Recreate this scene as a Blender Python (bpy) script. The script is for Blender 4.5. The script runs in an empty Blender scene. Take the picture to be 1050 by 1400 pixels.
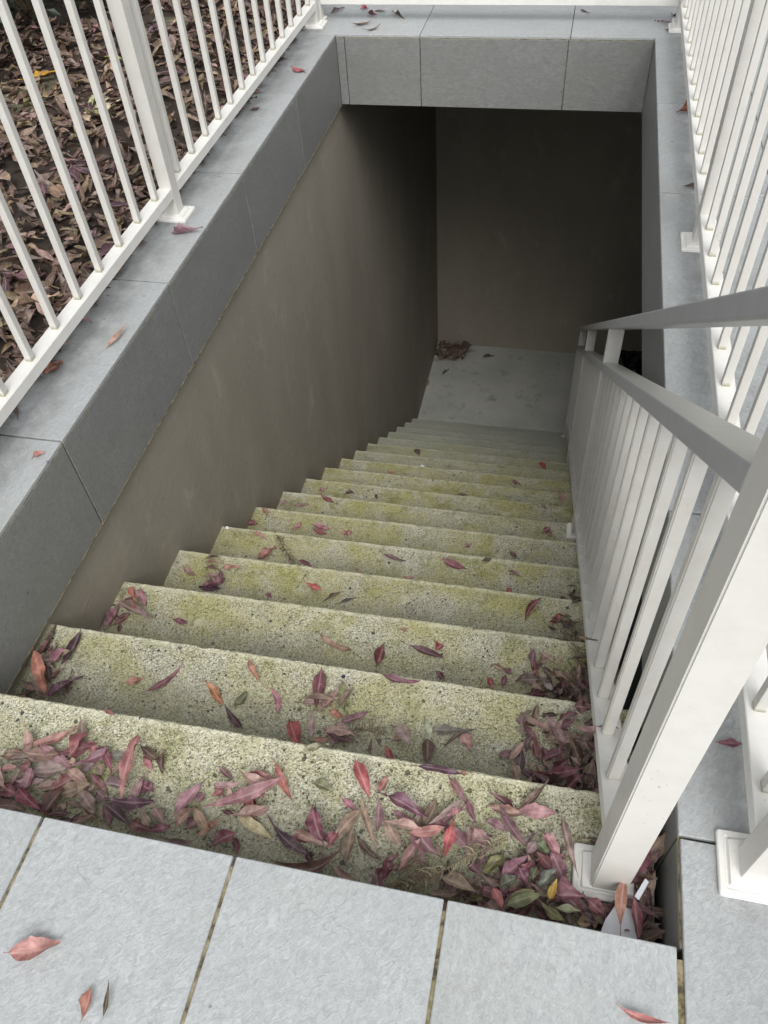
import bpy, bmesh, math, random
from mathutils import Vector, Matrix, Euler, noise
R = math.radians
random.seed(7)
scene = bpy.context.scene
col = scene.collection

# ------------------------------------------------------------------ camera, world, sun, exposure
cam = bpy.data.cameras.new('camera')
cam_o = bpy.data.objects.new('camera', cam); col.objects.link(cam_o)
cam_o.location = (0.9902, -0.3039, 1.1331)
cam_o.rotation_euler = (0.717543, 0.057736, 0.206883)
cam.sensor_fit = 'VERTICAL'; cam.sensor_height = 36.0; cam.sensor_width = 27.0
cam.lens = 1087.85 / 1400 * 36
cam.shift_x = -1.1 / 1400; cam.shift_y = 1.1 / 1400
cam.clip_start = 0.02; cam.clip_end = 500
scene.camera = cam_o

world = bpy.data.worlds.new('World'); scene.world = world; world.use_nodes = True
nt = world.node_tree; nt.nodes.clear()
sky = nt.nodes.new('ShaderNodeTexSky'); sky.sky_type = 'NISHITA'; sky.sun_disc = False
sky.sun_elevation = R(50); sky.sun_rotation = R(164); sky.dust_density = 4.0; sky.air_density = 1.0; sky.ozone_density = 1.0
hs = nt.nodes.new('ShaderNodeHueSaturation'); hs.inputs['Saturation'].default_value = 0.12
bg = nt.nodes.new('ShaderNodeBackground'); bg.inputs['Strength'].default_value = 0.142
wo = nt.nodes.new('ShaderNodeOutputWorld')
nt.links.new(sky.outputs[0], hs.inputs['Color']); nt.links.new(hs.outputs[0], bg.inputs[0]); nt.links.new(bg.outputs[0], wo.inputs[0])

sun = bpy.data.lights.new('sun', 'SUN'); sun.energy = 0.85; sun.angle = R(35); sun.color = (1.0, 0.97, 0.93)
sun_o = bpy.data.objects.new('sun', sun); col.objects.link(sun_o)
az = R(164); el = R(50)
d = Vector((math.sin(az) * math.cos(el), math.cos(az) * math.cos(el), math.sin(el)))
sun_o.rotation_euler = d.to_track_quat('Z', 'Y').to_euler()

scene.view_settings.view_transform = 'Standard'; scene.view_settings.look = 'None'
scene.view_settings.exposure = 0.55; scene.view_settings.gamma = 1.0
scene.view_settings.use_curve_mapping = False
scene.cycles.max_bounces = 8; scene.cycles.diffuse_bounces = 5

# ------------------------------------------------------------------ measures (metres)
W = 1.2416          # width of the opening
L = 3.124           # length of the opening
FH = 0.2706         # depth of the tile upstand
XW = -0.02          # rendered wall face
YB = 5.631          # back wall
N = 17
G, RS = 0.2595, 0.1923
def ny(k): return k * G - 0.0359
def nz(k): return -k * RS + 0.072
ZF = -18 * RS + 0.072

# ------------------------------------------------------------------ material helpers
class NT:
    def __init__(s, name):
        s.m = bpy.data.materials.new(name); s.m.use_nodes = True
        s.t = s.m.node_tree; s.n = s.t.nodes; s.b = s.n['Principled BSDF']
    def node(s, typ, **kw):
        nd = s.n.new(typ)
        for k, v in kw.items():
            if k in nd.inputs.keys() if hasattr(nd.inputs, 'keys') else False: nd.inputs[k].default_value = v
            else: setattr(nd, k, v)
        return nd
    def set(s, nd, **kw):
        for k, v in kw.items(): nd.inputs[k.replace('_', ' ')].default_value = v
        return nd
    def link(s, a, b): s.t.links.new(a, b)
    def pos(s): return s.n.new('ShaderNodeNewGeometry').outputs['Position']
    def objco(s): return s.n.new('ShaderNodeTexCoord').outputs['Object']
    def rnd(s): return s.n.new('ShaderNodeObjectInfo').outputs['Random']
    def mapping(s, v, scale=(1, 1, 1), rot=(0, 0, 0), loc=(0, 0, 0)):
        m = s.n.new('ShaderNodeMapping'); s.link(v, m.inputs[0])
        m.inputs['Scale'].default_value = scale; m.inputs['Rotation'].default_value = rot; m.inputs['Location'].default_value = loc
        return m.outputs[0]
    def noise(s, v, scale, detail=4, rough=.55, dist=0):
        n = s.n.new('ShaderNodeTexNoise'); s.link(v, n.inputs['Vector'])
        n.inputs['Scale'].default_value = scale; n.inputs['Detail'].default_value = detail
        n.inputs['Roughness'].default_value = rough; n.inputs['Distortion'].default_value = dist
        return n.outputs['Fac']
    def voro(s, v, scale, feature='F1', rand=1.0):
        n = s.n.new('ShaderNodeTexVoronoi'); n.feature = feature; s.link(v, n.inputs['Vector'])
        n.inputs['Scale'].default_value = scale; n.inputs['Randomness'].default_value = rand
        return n
    def ramp(s, f, stops, interp='LINEAR'):
        r = s.n.new('ShaderNodeValToRGB'); s.link(f, r.inputs[0]); cr = r.color_ramp; cr.interpolation = interp
        while len(cr.elements) < len(stops): cr.elements.new(0.5)
        for e, (p, c) in zip(cr.elements, stops):
            e.position = p; e.color = (c, c, c, 1) if isinstance(c, (int, float)) else (*c, 1)
        return r.outputs[0]
    def mix(s, f, a, b, blend='MIX'):
        m = s.n.new('ShaderNodeMix'); m.data_type = 'RGBA'; m.blend_type = blend
        for sock, v in ((m.inputs[0], f), (m.inputs[6], a), (m.inputs[7], b)):
            if hasattr(v, 'links'): s.link(v, sock)
            elif isinstance(v, (int, float)): sock.default_value = v if sock.type == 'VALUE' else (v, v, v, 1)
            else: sock.default_value = (*v, 1)
        return m.outputs[2]
    def math(s, op, a, b=0.0, c=None):
        m = s.n.new('ShaderNodeMath'); m.operation = op
        for i, v in enumerate((a, b) if c is None else (a, b, c)):
            if hasattr(v, 'links'): s.link(v, m.inputs[i])
            else: m.inputs[i].default_value = v
        return m.outputs[0]
    def bump(s, h, strength=.3, dist=.002):
        b = s.n.new('ShaderNodeBump'); s.link(h, b.inputs['Height'])
        b.inputs['Strength'].default_value = strength; b.inputs['Distance'].default_value = dist
        s.link(b.outputs[0], s.b.inputs['Normal'])
    def out(s, c=None, rough=.6, metal=0.0, spec=None):
        if c is not None:
            if hasattr(c, 'links'): s.link(c, s.b.inputs['Base Color'])
            else: s.b.inputs['Base Color'].default_value = (*c, 1)
        if hasattr(rough, 'links'): s.link(rough, s.b.inputs['Roughness'])
        else: s.b.inputs['Roughness'].default_value = rough
        s.b.inputs['Metallic'].default_value = metal
        if spec is not None: s.b.inputs['Specular IOR Level'].default_value = spec
        return s.m

def mat_tile(name, base, streak_rot, k=1.0, wall=False):
    m = NT(name)
    p = m.pos()
    off = m.n.new('ShaderNodeVectorMath'); off.operation = 'ADD'
    cmb = m.n.new('ShaderNodeCombineXYZ'); r = m.rnd()
    m.link(m.math('MULTIPLY', r, 17.0), cmb.inputs[0]); m.link(m.math('MULTIPLY', r, 31.0), cmb.inputs[1])
    m.link(p, off.inputs[0]); m.link(cmb.outputs[0], off.inputs[1]); v = off.outputs[0]
    warp = m.mix(.06, v, m.noise(v, 9, 3))
    if not wall:
        vr = m.n.new('ShaderNodeVectorRotate'); vr.rotation_type = 'Z_AXIS'; m.link(v, vr.inputs['Vector'])
        m.link(m.math('ADD', m.math('MULTIPLY', r, 1.5), -.35), vr.inputs['Angle']); v = vr.outputs[0]
    if wall: v0 = v; v = m.mapping(v, rot=(R(90), R(20), R(90)))
    st = m.mapping(v, scale=(1, .58 if not wall else .22, 1), rot=(0.25, 0.2, streak_rot))
    f1 = m.noise(st, 165 if not wall else 120, 5, .66, .9)
    f1b = m.noise(m.mapping(v, scale=(1, .6, 1), rot=(0, 0, streak_rot + .2)), 55, 5, .65, 1.3)
    f2 = m.noise(v, 7, 4, .6, .6)
    f3 = m.noise(v, 320, 3, .6)
    c = m.ramp(f1, [(.34, tuple(x * (1 - .17 * k) for x in base)), (.5, base), (.66, tuple(min(1, x * (1 + .18 * k)) for x in base))])
    c = m.mix(m.ramp(f1b, [(.36, .35), (.5, 0.0)]), c, tuple(x * .72 for x in base))
    c = m.mix(m.ramp(f2, [(.38, 0.0), (.7, .4)]), c, tuple(x * .80 for x in base))
    c = m.mix(m.ramp(f3, [(.5, 0.0), (.7, .25 if not wall else .08)]), c, tuple(x * 1.2 for x in base))
    # riven ridge lines
    rl = m.n.new('ShaderNodeTexVoronoi'); rl.feature = 'DISTANCE_TO_EDGE'; rl.inputs['Scale'].default_value = 7
    wv = m.n.new('ShaderNodeVectorMath'); wv.operation = 'ADD'; nz_ = m.n.new('ShaderNodeTexNoise'); nz_.inputs['Scale'].default_value = 12; nz_.inputs['Detail'].default_value = 5
    m.link(v, nz_.inputs['Vector']); sc_ = m.n.new('ShaderNodeVectorMath'); sc_.operation = 'SCALE'; sc_.inputs['Scale'].default_value = .16
    m.link(nz_.outputs['Color'], sc_.inputs[0]); m.link(v, wv.inputs[0]); m.link(sc_.outputs[0], wv.inputs[1]); m.link(m.mapping(wv.outputs[0], scale=(1, .55, 1), rot=(0, 0, streak_rot * .5)), rl.inputs['Vector'])
    line = m.math('MULTIPLY', m.ramp(rl.outputs['Distance'], [(.0, 1.0), (.018, 0.0)]), m.ramp(m.noise(v, 8, 3), [(.50, 0.0), (.62, 1.0)]))
    c = m.mix(m.math('MULTIPLY', line, .22), c, tuple(x * .5 for x in base))
    dk = m.voro(v, 30)
    sc3 = m.n.new('ShaderNodeSeparateColor'); m.link(dk.outputs['Color'], sc3.inputs[0])
    spot = m.math('MULTIPLY', m.math('LESS_THAN', sc3.outputs[0], .10), m.ramp(m.math('ADD', dk.outputs['Distance'], m.math('MULTIPLY', m.noise(v, 60, 3), .25)), [(.17, .8), (.24, 0.0)]))
    c = m.mix(spot, c, tuple(x * .35 for x in base))
    g = m.ramp(m.noise(v, 3.1, 6, .72), [(.48, 0.0), (.75, .4)])
    c = m.mix(g, c, (base[0] * .78, base[1] * .80, base[2] * .68))
    # blackish patchy stain plus painted shade of the fence rails, along the coping's outer half
    wp = m.n.new('ShaderNodeSeparateXYZ'); m.link(p, wp.inputs[0])
    xo = m.math('ABSOLUTE', m.math('SUBTRACT', wp.outputs[0], W / 2))
    band = m.ramp(xo, [(0.0, 0.0), (W / 2 + .030, 0.0), (W / 2 + .085, 1.0), (W / 2 + .16, .8), (W / 2 + .25, .35)])
    stain_and_shade = m.math('MULTIPLY', band, m.ramp(m.noise(p, 11, 6, .75), [(.36, .12), (.66, .75)]))
    stain_and_shade = m.math('MULTIPLY', stain_and_shade, m.ramp(wp.outputs[2], [(0.0, 0.0), (.5, 0.0), (.51, 0.0)]) if wall else 1.0)
    stain_and_shade = m.math('MULTIPLY', stain_and_shade, m.ramp(wp.outputs[1], [(.0, .35), (.25, 1.0)]))
    if not wall: c = m.mix(stain_and_shade, c, (.15, .155, .145))
    c = m.mix(1.0, c, m.ramp(m.math('FRACT', m.math('MULTIPLY', r, 7.3)), [(0.0, .90), (1.0, 1.0)]), 'MULTIPLY')
    h = m.math('ADD', m.math('MULTIPLY', f1, 1.0), m.math('MULTIPLY', f1b, .9))
    h = m.math('SUBTRACT', h, m.math('MULTIPLY', line, .35))
    m.bump(h, .5 if not wall else .35, .0026)
    return m.out(c, m.ramp(f1, [(.2, .42), (.8, .62)]))

M = {}
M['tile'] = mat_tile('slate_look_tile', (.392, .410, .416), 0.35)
M['tile_side_shaded'] = mat_tile('slate_look_tile_side_shaded', (.228, .234, .228), 0.9, 1.0, True)  # upstand copy of the tile, darkened to carry the opening's shade in its colour

def mat_grout():
    m = NT('stained_grout'); p = m.pos()
    c = m.ramp(m.noise(p, 40, 4, .7), [(.38, (.06, .055, .03)), (.5, (.22, .19, .10)), (.66, (.36, .31, .21))])
    m.bump(m.noise(p, 300, 2), .5, .002); return m.out(c, .9)
M['grout'] = mat_grout()
def mat_grout_dark():
    m = NT('dark_grout'); p = m.pos()
    c = m.ramp(m.noise(p, 30, 4, .7), [(.35, (.05, .05, .05)), (.6, (.13, .12, .10)), (.8, (.28, .22, .12))])
    return m.out(c, .9)
M['grout_dark'] = mat_grout_dark()

def mat_concrete():
    m = NT('mossy_exposed_aggregate'); p = m.pos()
    pw_ = m.n.new('ShaderNodeVectorMath'); pw_.operation = 'ADD'; nn_ = m.n.new('ShaderNodeTexNoise'); nn_.inputs['Scale'].default_value = 300; m.link(p, nn_.inputs['Vector']); ns_ = m.n.new('ShaderNodeVectorMath'); ns_.operation = 'SCALE'; ns_.inputs['Scale'].default_value = .004; m.link(nn_.outputs['Color'], ns_.inputs[0]); m.link(p, pw_.inputs[0]); m.link(ns_.outputs[0], pw_.inputs[1]); pd = pw_.outputs[0]
    v1 = m.voro(pd, 410); v2 = m.voro(pd, 135); v3 = m.voro(p, 58)
    sy = m.n.new('ShaderNodeSeparateXYZ'); m.link(p, sy.inputs[0])
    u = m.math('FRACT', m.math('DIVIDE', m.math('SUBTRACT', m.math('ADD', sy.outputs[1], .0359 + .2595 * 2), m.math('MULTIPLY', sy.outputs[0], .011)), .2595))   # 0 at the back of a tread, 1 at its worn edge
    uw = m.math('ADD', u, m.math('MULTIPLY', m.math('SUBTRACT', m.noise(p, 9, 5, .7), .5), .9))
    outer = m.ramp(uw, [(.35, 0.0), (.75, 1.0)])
    s1 = m.n.new('ShaderNodeSeparateColor'); m.link(v1.outputs['Color'], s1.inputs[0])
    stone = m.ramp(s1.outputs[1], [(.0, (.30, .285, .20)), (.35, (.44, .42, .31)), (.8, (.58, .565, .45)), (1, (.70, .69, .58))])
    area = m.ramp(m.noise(p, 14, 4, .6), [(.3, .10), (.65, .36)])
    pit = m.math('LESS_THAN', s1.outputs[0], area)
    pit = m.math('MULTIPLY', pit, m.ramp(m.math('ADD', v1.outputs['Distance'], m.math('MULTIPLY', m.noise(p, 500, 2), .3)), [(.50, 1.0), (.68, 0.2)]))
    c = m.mix(m.math('MULTIPLY', pit, .80), stone, (.085, .082, .065))
    sep = m.n.new('ShaderNodeSeparateColor'); m.link(v2.outputs['Color'], sep.inputs[0])
    chip = m.math('MULTIPLY', m.math('LESS_THAN', sep.outputs[0], .075), m.math('LESS_THAN', m.math('ADD', v2.outputs['Distance'], m.math('MULTIPLY', m.noise(p, 220, 2), .3)), .52))
    c = m.mix(chip, c, (.04, .045, .05))
    sep3 = m.n.new('ShaderNodeSeparateColor'); m.link(v3.outputs['Color'], sep3.inputs[0])
    chip3 = m.math('MULTIPLY', m.math('LESS_THAN', sep3.outputs[0], .045), m.math('LESS_THAN', m.math('ADD', v3.outputs['Distance'], m.math('MULTIPLY', m.noise(p, 160, 2), .25)), .40))
    c = m.mix(chip3, c, (.035, .045, .065))
    # grey dirt towards the riser with its shade painted in, algae towards the edge
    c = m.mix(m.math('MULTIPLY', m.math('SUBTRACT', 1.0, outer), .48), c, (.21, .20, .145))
    moss = m.ramp(m.noise(p, 6, 6, .68, .4), [(.40, 0.0), (.60, .9)])
    moss = m.math('MULTIPLY', moss, m.math('ADD', .35, m.math('MULTIPLY', outer, .65)))
    zz_ = m.ramp(m.math('MULTIPLY', sy.outputs[2], -1.0), [(.12, .40), (.62, .95)])
    moss = m.math('MULTIPLY', moss, zz_)
    c = m.mix(m.math('MULTIPLY', moss, .88), c, m.mix(pit, (.395, .375, .115), (.10, .095, .03)))
    grn = m.math('MULTIPLY', m.ramp(m.noise(m.mapping(p, loc=(3, 7, 1)), 12, 5, .72), [(.52, 0.0), (.70, .75)]), m.math('ADD', .4, m.math('MULTIPLY', outer, .6)))
    c = m.mix(grn, c, m.mix(pit, (.22, .23, .07), (.07, .075, .03)))
    brn = m.ramp(m.noise(m.mapping(p, loc=(9, 2, 4)), 5, 5, .75), [(.62, 0.0), (.76, .5)])
    c = m.mix(brn, c, (.20, .15, .09))
    lich = m.voro(p, 9); ls = m.n.new('ShaderNodeSeparateColor'); m.link(lich.outputs['Color'], ls.inputs[0])
    lp = m.math('MULTIPLY', m.math('LESS_THAN', ls.outputs[0], .16), m.ramp(m.math('ADD', lich.outputs['Distance'], m.math('MULTIPLY', m.noise(p, 40, 4), .35)), [(.26, .75), (.33, 0.0)]))
    c = m.mix(lp, c, (.55, .54, .38))
    edge = m.math('MULTIPLY', m.ramp(u, [(.93, 0.0), (.965, 1.0)]), m.ramp(m.noise(p, 45, 4, .7), [(.36, .05), (.56, .62)]))  # pale worn nosing, with the light its rounded edge catches painted in
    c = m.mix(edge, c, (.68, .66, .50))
    # lower flight is plain damp concrete: aggregate coating thins out with depth below ground
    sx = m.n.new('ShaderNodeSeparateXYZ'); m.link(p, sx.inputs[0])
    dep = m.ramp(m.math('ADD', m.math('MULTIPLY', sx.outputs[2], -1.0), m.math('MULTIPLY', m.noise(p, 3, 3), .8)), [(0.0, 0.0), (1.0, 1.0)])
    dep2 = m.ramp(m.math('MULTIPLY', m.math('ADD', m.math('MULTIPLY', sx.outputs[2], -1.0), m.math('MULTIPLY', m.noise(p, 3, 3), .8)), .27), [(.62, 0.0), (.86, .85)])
    c = m.mix(m.math('MULTIPLY', dep2, m.math('SUBTRACT', 1.0, m.math('MULTIPLY', edge, .6))), c, m.mix(outer, (.22, .23, .20), (.34, .36, .32)))  # riser shade is painted into the backs of the lower treads too
    m.bump(m.math('SUBTRACT', m.math('MULTIPLY', v1.outputs['Distance'], -.5), pit), .9, .0022)
    return m.out(c, .88)
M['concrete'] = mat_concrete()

def mat_floor():
    m = NT('bare_concrete_floor'); p = m.pos()
    c = m.ramp(m.noise(p, 3.5, 6, .65), [(.3, (.37, .38, .345)), (.6, (.50, .51, .47)), (.8, (.55, .555, .51))])
    d = m.ramp(m.noise(p, 7, 6, .75), [(.53, 0.0), (.68, .65)])
    c = m.mix(d, c, (.16, .16, .13)); m.bump(m.noise(p, 40, 4), .2, .003)
    return m.out(c, .75)
M['floor'] = mat_floor()

def mat_render():
    m = NT('brown_cement_render'); p = m.pos()
    st = m.mapping(p, scale=(1, 1, .4))
    c = m.ramp(m.noise(st, 3.2, 6, .62), [(.3, (.280, .255, .210)), (.55, (.315, .286, .237)), (.8, (.345, .316, .268))])
    ef = m.ramp(m.noise(m.mapping(p, scale=(1, 1, .45)), 9, 6, .72, .5), [(.57, 0.0), (.80, .42)])
    c = m.mix(ef, c, (.54, .50, .435))
    bl = m.ramp(m.noise(p, 24, 4, .7), [(.55, 0.0), (.75, .25)]); c = m.mix(bl, c, (.17, .15, .125))
    sx = m.n.new('ShaderNodeSeparateXYZ'); m.link(p, sx.inputs[0])
    above = m.math('SUBTRACT', sx.outputs[2], m.math('MULTIPLY', sx.outputs[1], -.741))      # height over the pitch line of the flight
    splash = m.ramp(m.math('ADD', above, m.math('MULTIPLY', m.noise(p, 14, 5, .7), .18)), [(.05, .5), (.22, 0.0)])
    c = m.mix(splash, c, (.20, .17, .125))
    tr = m.noise(m.mapping(p, scale=(1, 1, 2.2), rot=(.5, 0, 0)), 6, 5, .6, 2.0)
    c = m.mix(m.ramp(tr, [(.60, 0.0), (.64, .08), (.70, 0.0)]), c, (.5, .47, .41))
    m.bump(m.math('ADD', m.noise(p, 120, 4, .6), m.math('MULTIPLY', tr, 1.5)), .3, .004)
    return m.out(c, .85)
M['render'] = mat_render()

def mat_paint():
    m = NT('offwhite_powder_coat'); p = m.objco()
    w = m.pos()
    c = m.ramp(m.noise(w, 18, 5, .7), [(.3, (.585, .57, .53)), (.55, (.63, .62, .585)), (1, (.65, .64, .61))])
    sp = m.voro(w, 90); spot = m.ramp(m.math('ADD', sp.outputs['Distance'], m.math('MULTIPLY', m.noise(w, 8, 2), .55)), [(.27, .6), (.33, 0.0)])
    c = m.mix(spot, c, (.33, .30, .22))
    sx = m.n.new('ShaderNodeSeparateXYZ'); m.link(p, sx.inputs[0])
    hgt = m.math('ADD', sx.outputs[2], m.math('MULTIPLY', m.noise(w, 160, 2), .004))
    c = m.mix(m.ramp(hgt, [(0.0, .9), (.006, .6), (.012, 0.0)]), c, (.24, .22, .10))
    m.bump(m.noise(w, 260, 3, .6), .06, .001)
    return m.out(c, .42)
M['paint'] = mat_paint()
def mat_paint_plain():
    m = NT('offwhite_powder_coat_rail'); w = m.pos()
    c = m.ramp(m.noise(w, 14, 5, .7), [(.3, (.69, .68, .64)), (.6, (.75, .745, .715)), (1, (.76, .755, .73))])
    sp = m.voro(w, 70); spot = m.ramp(m.math('ADD', sp.outputs['Distance'], m.math('MULTIPLY', m.noise(w, 6, 2), .6)), [(.25, .6), (.31, 0.0)])
    c = m.mix(spot, c, (.36, .33, .22))
    g = m.ramp(m.noise(w, 45, 5, .75), [(.60, 0.0), (.78, .35)]); c = m.mix(g, c, (.45, .43, .30))
    m.bump(m.noise(w, 240, 3, .6), .06, .001)
    return m.out(c, .45)
M['paint_rail'] = mat_paint_plain()
def mat_alu():
    m = NT('weathered_grey_handrail'); w = m.pos()
    c = m.ramp(m.noise(w, 22, 5, .65), [(.3, (.42, .43, .435)), (.7, (.48, .49, .495))])
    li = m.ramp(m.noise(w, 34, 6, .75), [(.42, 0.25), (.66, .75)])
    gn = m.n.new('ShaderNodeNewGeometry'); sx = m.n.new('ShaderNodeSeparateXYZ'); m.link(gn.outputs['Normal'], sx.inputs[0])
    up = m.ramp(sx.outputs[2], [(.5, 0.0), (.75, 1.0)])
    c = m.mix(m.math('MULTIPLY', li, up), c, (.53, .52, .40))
    m.bump(m.noise(w, 200, 4, .7), .10, .001)
    return m.out(c, .38, .2)
M['alu'] = mat_alu()

def mat_leaf(name, attr=False):
    m = NT(name)
    if attr:
        a = m.n.new('ShaderNodeAttribute'); a.attribute_name = 'Col'; base = a.outputs['Color']; v = m.pos()
    else:
        oi = m.n.new('ShaderNodeObjectInfo'); base = oi.outputs['Color']
        p = m.objco(); off = m.n.new('ShaderNodeVectorMath'); off.operation = 'ADD'
        cmb = m.n.new('ShaderNodeCombineXYZ'); m.link(m.math('MULTIPLY', oi.outputs['Random'], 9.0), cmb.inputs[0]); m.link(p, off.inputs[0]); m.link(cmb.outputs[0], off.inputs[1]); v = off.outputs[0]
    uv = m.n.new('ShaderNodeUVMap'); sx = m.n.new('ShaderNodeSeparateXYZ'); m.link(uv.outputs[0], sx.inputs[0])
    n1 = m.noise(v, 60, 5, .7); n2 = m.noise(v, 240, 3, .6)
    dark = m.mix(1.0, base, (.50, .46, .46), 'MULTIPLY')
    pale = m.mix(.46, base, (.58, .47, .42))
    c = m.mix(m.ramp(n1, [(.40, 0.0), (.60, 1.0)]), dark, base)
    c = m.mix(m.ramp(n1, [(.55, 0.0), (.78, .9)]), c, pale)
    c = m.mix(m.ramp(n2, [(.58, 0.0), (.72, .4)]), c, (.10, .06, .05))
    mid = m.math('ABSOLUTE', m.math('SUBTRACT', sx.outputs[1], .5))
    c = m.mix(m.ramp(mid, [(.0, .55), (.05, .35), (.09, 0.0)]), c, pale)
    # oblique side veins
    vein = m.n.new('ShaderNodeMath'); vein.operation = 'SINE'
    m.link(m.math('MULTIPLY', m.math('SUBTRACT', sx.outputs[0], m.math('MULTIPLY', mid, .35)), 110.0), vein.inputs[0])
    c = m.mix(m.ramp(vein.outputs[0], [(.7, 0.0), (1.0, .08)]), c, pale)
    m.bump(m.math('ADD', n1, m.math('MULTIPLY', vein.outputs[0], .05)), .4, .002)
    mt = m.out(c, .48)
    return mt
M['leaf'] = mat_leaf('fallen_leaf_blade')
M['litter'] = mat_leaf('litter_blade', True)
def simple(name, c, rough=.7, var=.25, scale=30, metal=0):
    m = NT(name); p = m.pos()
    cc = m.ramp(m.noise(p, scale, 4, .6), [(.3, tuple(x * (1 - var) for x in c)), (.7, tuple(min(1, x * (1 + var)) for x in c))])
    return m.out(cc, rough, metal)
M['paper'] = simple('white_paper', (.76, .78, .84), .6, .06)
M['soil'] = simple('dark_mulch_soil', (.035, .024, .017), .95, .5, 60)
M['dark'] = simple('dark_concrete', (.05, .047, .042), .9)
M['ground'] = simple('distant_ground', (.10, .10, .06), .95, .45, 26)
M['green'] = simple('strap_leaf_green', (.03, .075, .02), .4, .4, 12)
M['bag'] = simple('shiny_black_plastic', (.012, .012, .013), .18, .2)
M['twig'] = simple('dry_twig', (.17, .13, .085), .8, .35, 80)
M['needle'] = simple('dry_needle', (.27, .25, .155), .7, .35, 120)
M['screw'] = simple('dull_screw', (.35, .35, .33), .4, .2, 50, .8)

# ------------------------------------------------------------------ mesh helpers
def link_mesh(name, bm, mat, parent=None, smooth=False):
    me = bpy.data.meshes.new(name); bm.to_mesh(me); bm.free()
    if mat: me.materials.append(mat)
    if smooth:
        for p in me.polygons: p.use_smooth = True
    o = bpy.data.objects.new(name, me); col.objects.link(o)
    if parent: o.parent = parent
    return o
def empty(name, loc=(0, 0, 0)):
    o = bpy.data.objects.new(name, None); o.location = loc; col.objects.link(o); o.empty_display_size = .1; return o
def tag(o, label=None, cat=None, group=None, kind=None):
    if label: o['label'] = label
    if cat: o['category'] = cat
    if group: o['group'] = group
    if kind: o['kind'] = kind
    return o
def box_bm(x0, x1, y0, y1, z0, z1, bev=0.0, bm=None, seg=1):
    nb = bmesh.new()
    vs = [nb.verts.new(p) for p in ((x0, y0, z0), (x1, y0, z0), (x1, y1, z0), (x0, y1, z0), (x0, y0, z1), (x1, y0, z1), (x1, y1, z1), (x0, y1, z1))]
    for f in ((3, 2, 1, 0), (4, 5, 6, 7), (0, 1, 5, 4), (1, 2, 6, 5), (2, 3, 7, 6), (3, 0, 4, 7)): nb.faces.new([vs[i] for i in f])
    if bev > 0: bmesh.ops.bevel(nb, geom=nb.edges[:], offset=bev, segments=seg, affect='EDGES', profile=.7)
    if bm is None: return nb
    tmp = bpy.data.meshes.new('tmp'); nb.to_mesh(tmp); nb.free(); bm.from_mesh(tmp); bpy.data.meshes.remove(tmp); return bm
def box(name, x0, x1, y0, y1, z0, z1, mat, parent=None, bev=0.0, seg=1, origin=None):
    if origin is None: origin = ((x0 + x1) / 2, (y0 + y1) / 2, z0)
    ox, oy, oz = origin
    o = link_mesh(name, box_bm(x0 - ox, x1 - ox, y0 - oy, y1 - oy, z0 - oz, z1 - oz, bev, None, seg), mat, parent)
    base = parent.matrix_world.translation if False else (parent.location if parent else Vector((0, 0, 0)))
    o.location = Vector(origin) - Vector(base)
    return o
def inst(o, loc, parent):
    c = o.copy(); col.objects.link(c); c.parent = parent; c.location = loc; return c
# ------------------------------------------------------------------ the setting: ground, shell of the basement
def multibox(name, boxes, mat):
    bm = bmesh.new()
    for b in boxes: box_bm(*b, bm=bm)
    return link_mesh(name, bm, mat)
X1 = 4.6
g = multibox('ground', [(-250, -.165, -250, 250, -.40, -.045), (W + 2.42, 250, -250, 250, -.40, -.045), (-.205, W + 2.42, 3.74, 250, -.255, -.045), (-.205, W + 2.42, -250, -2.42, -.40, -.045)], M['ground'])
tag(g, kind='structure')
o = box('basement_floor', -.3, X1, -.3, YB + .2, ZF - .2, ZF, M['floor']); tag(o, kind='structure')
o = box('left_wall', -.155, XW, -.3, YB, ZF, -.012, M['render']); tag(o, kind='structure')
o = box('back_wall', -.30, X1, YB, YB + .2, ZF, -.2702, M['render']); tag(o, kind='structure')
o = box('right_wall', X1, X1 + .2, -.5, YB, ZF, -.2702, M['dark']); tag(o, kind='structure')
o = box('front_wall', -.30, X1, -.5, -.305, ZF, -.27, M['dark']); tag(o, kind='structure')
o = box('ceiling_slab', XW + .004, X1, L + .0105, YB + .21, -.2695, -.2600, M['dark']); tag(o, kind='structure')
o = box('side_slab', W + .012, X1, -.3, L + .008, -.2695, -.2600, M['dark']); tag(o, kind='structure')
o = box('slab_core_back', -.155, W + 2.4, L + .012, 3.739, -.2590, -.0125, M['grout_dark']); tag(o, kind='structure')
o = box('slab_core_right', W + .012, W + 2.4, -.3, L + .008, -.2590, -.0125, M['grout_dark']); tag(o, kind='structure')
o = box('slab_core_front', -1.6, W + 2.4, -2.41, -.013, -.26, -.0048, M['grout']); tag(o, kind='structure')
o = box('coping_core', -.158, XW - .0005 - .02, -.012, L + .01, -.25, -.0105, M['grout_dark']); tag(o, kind='structure')

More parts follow.
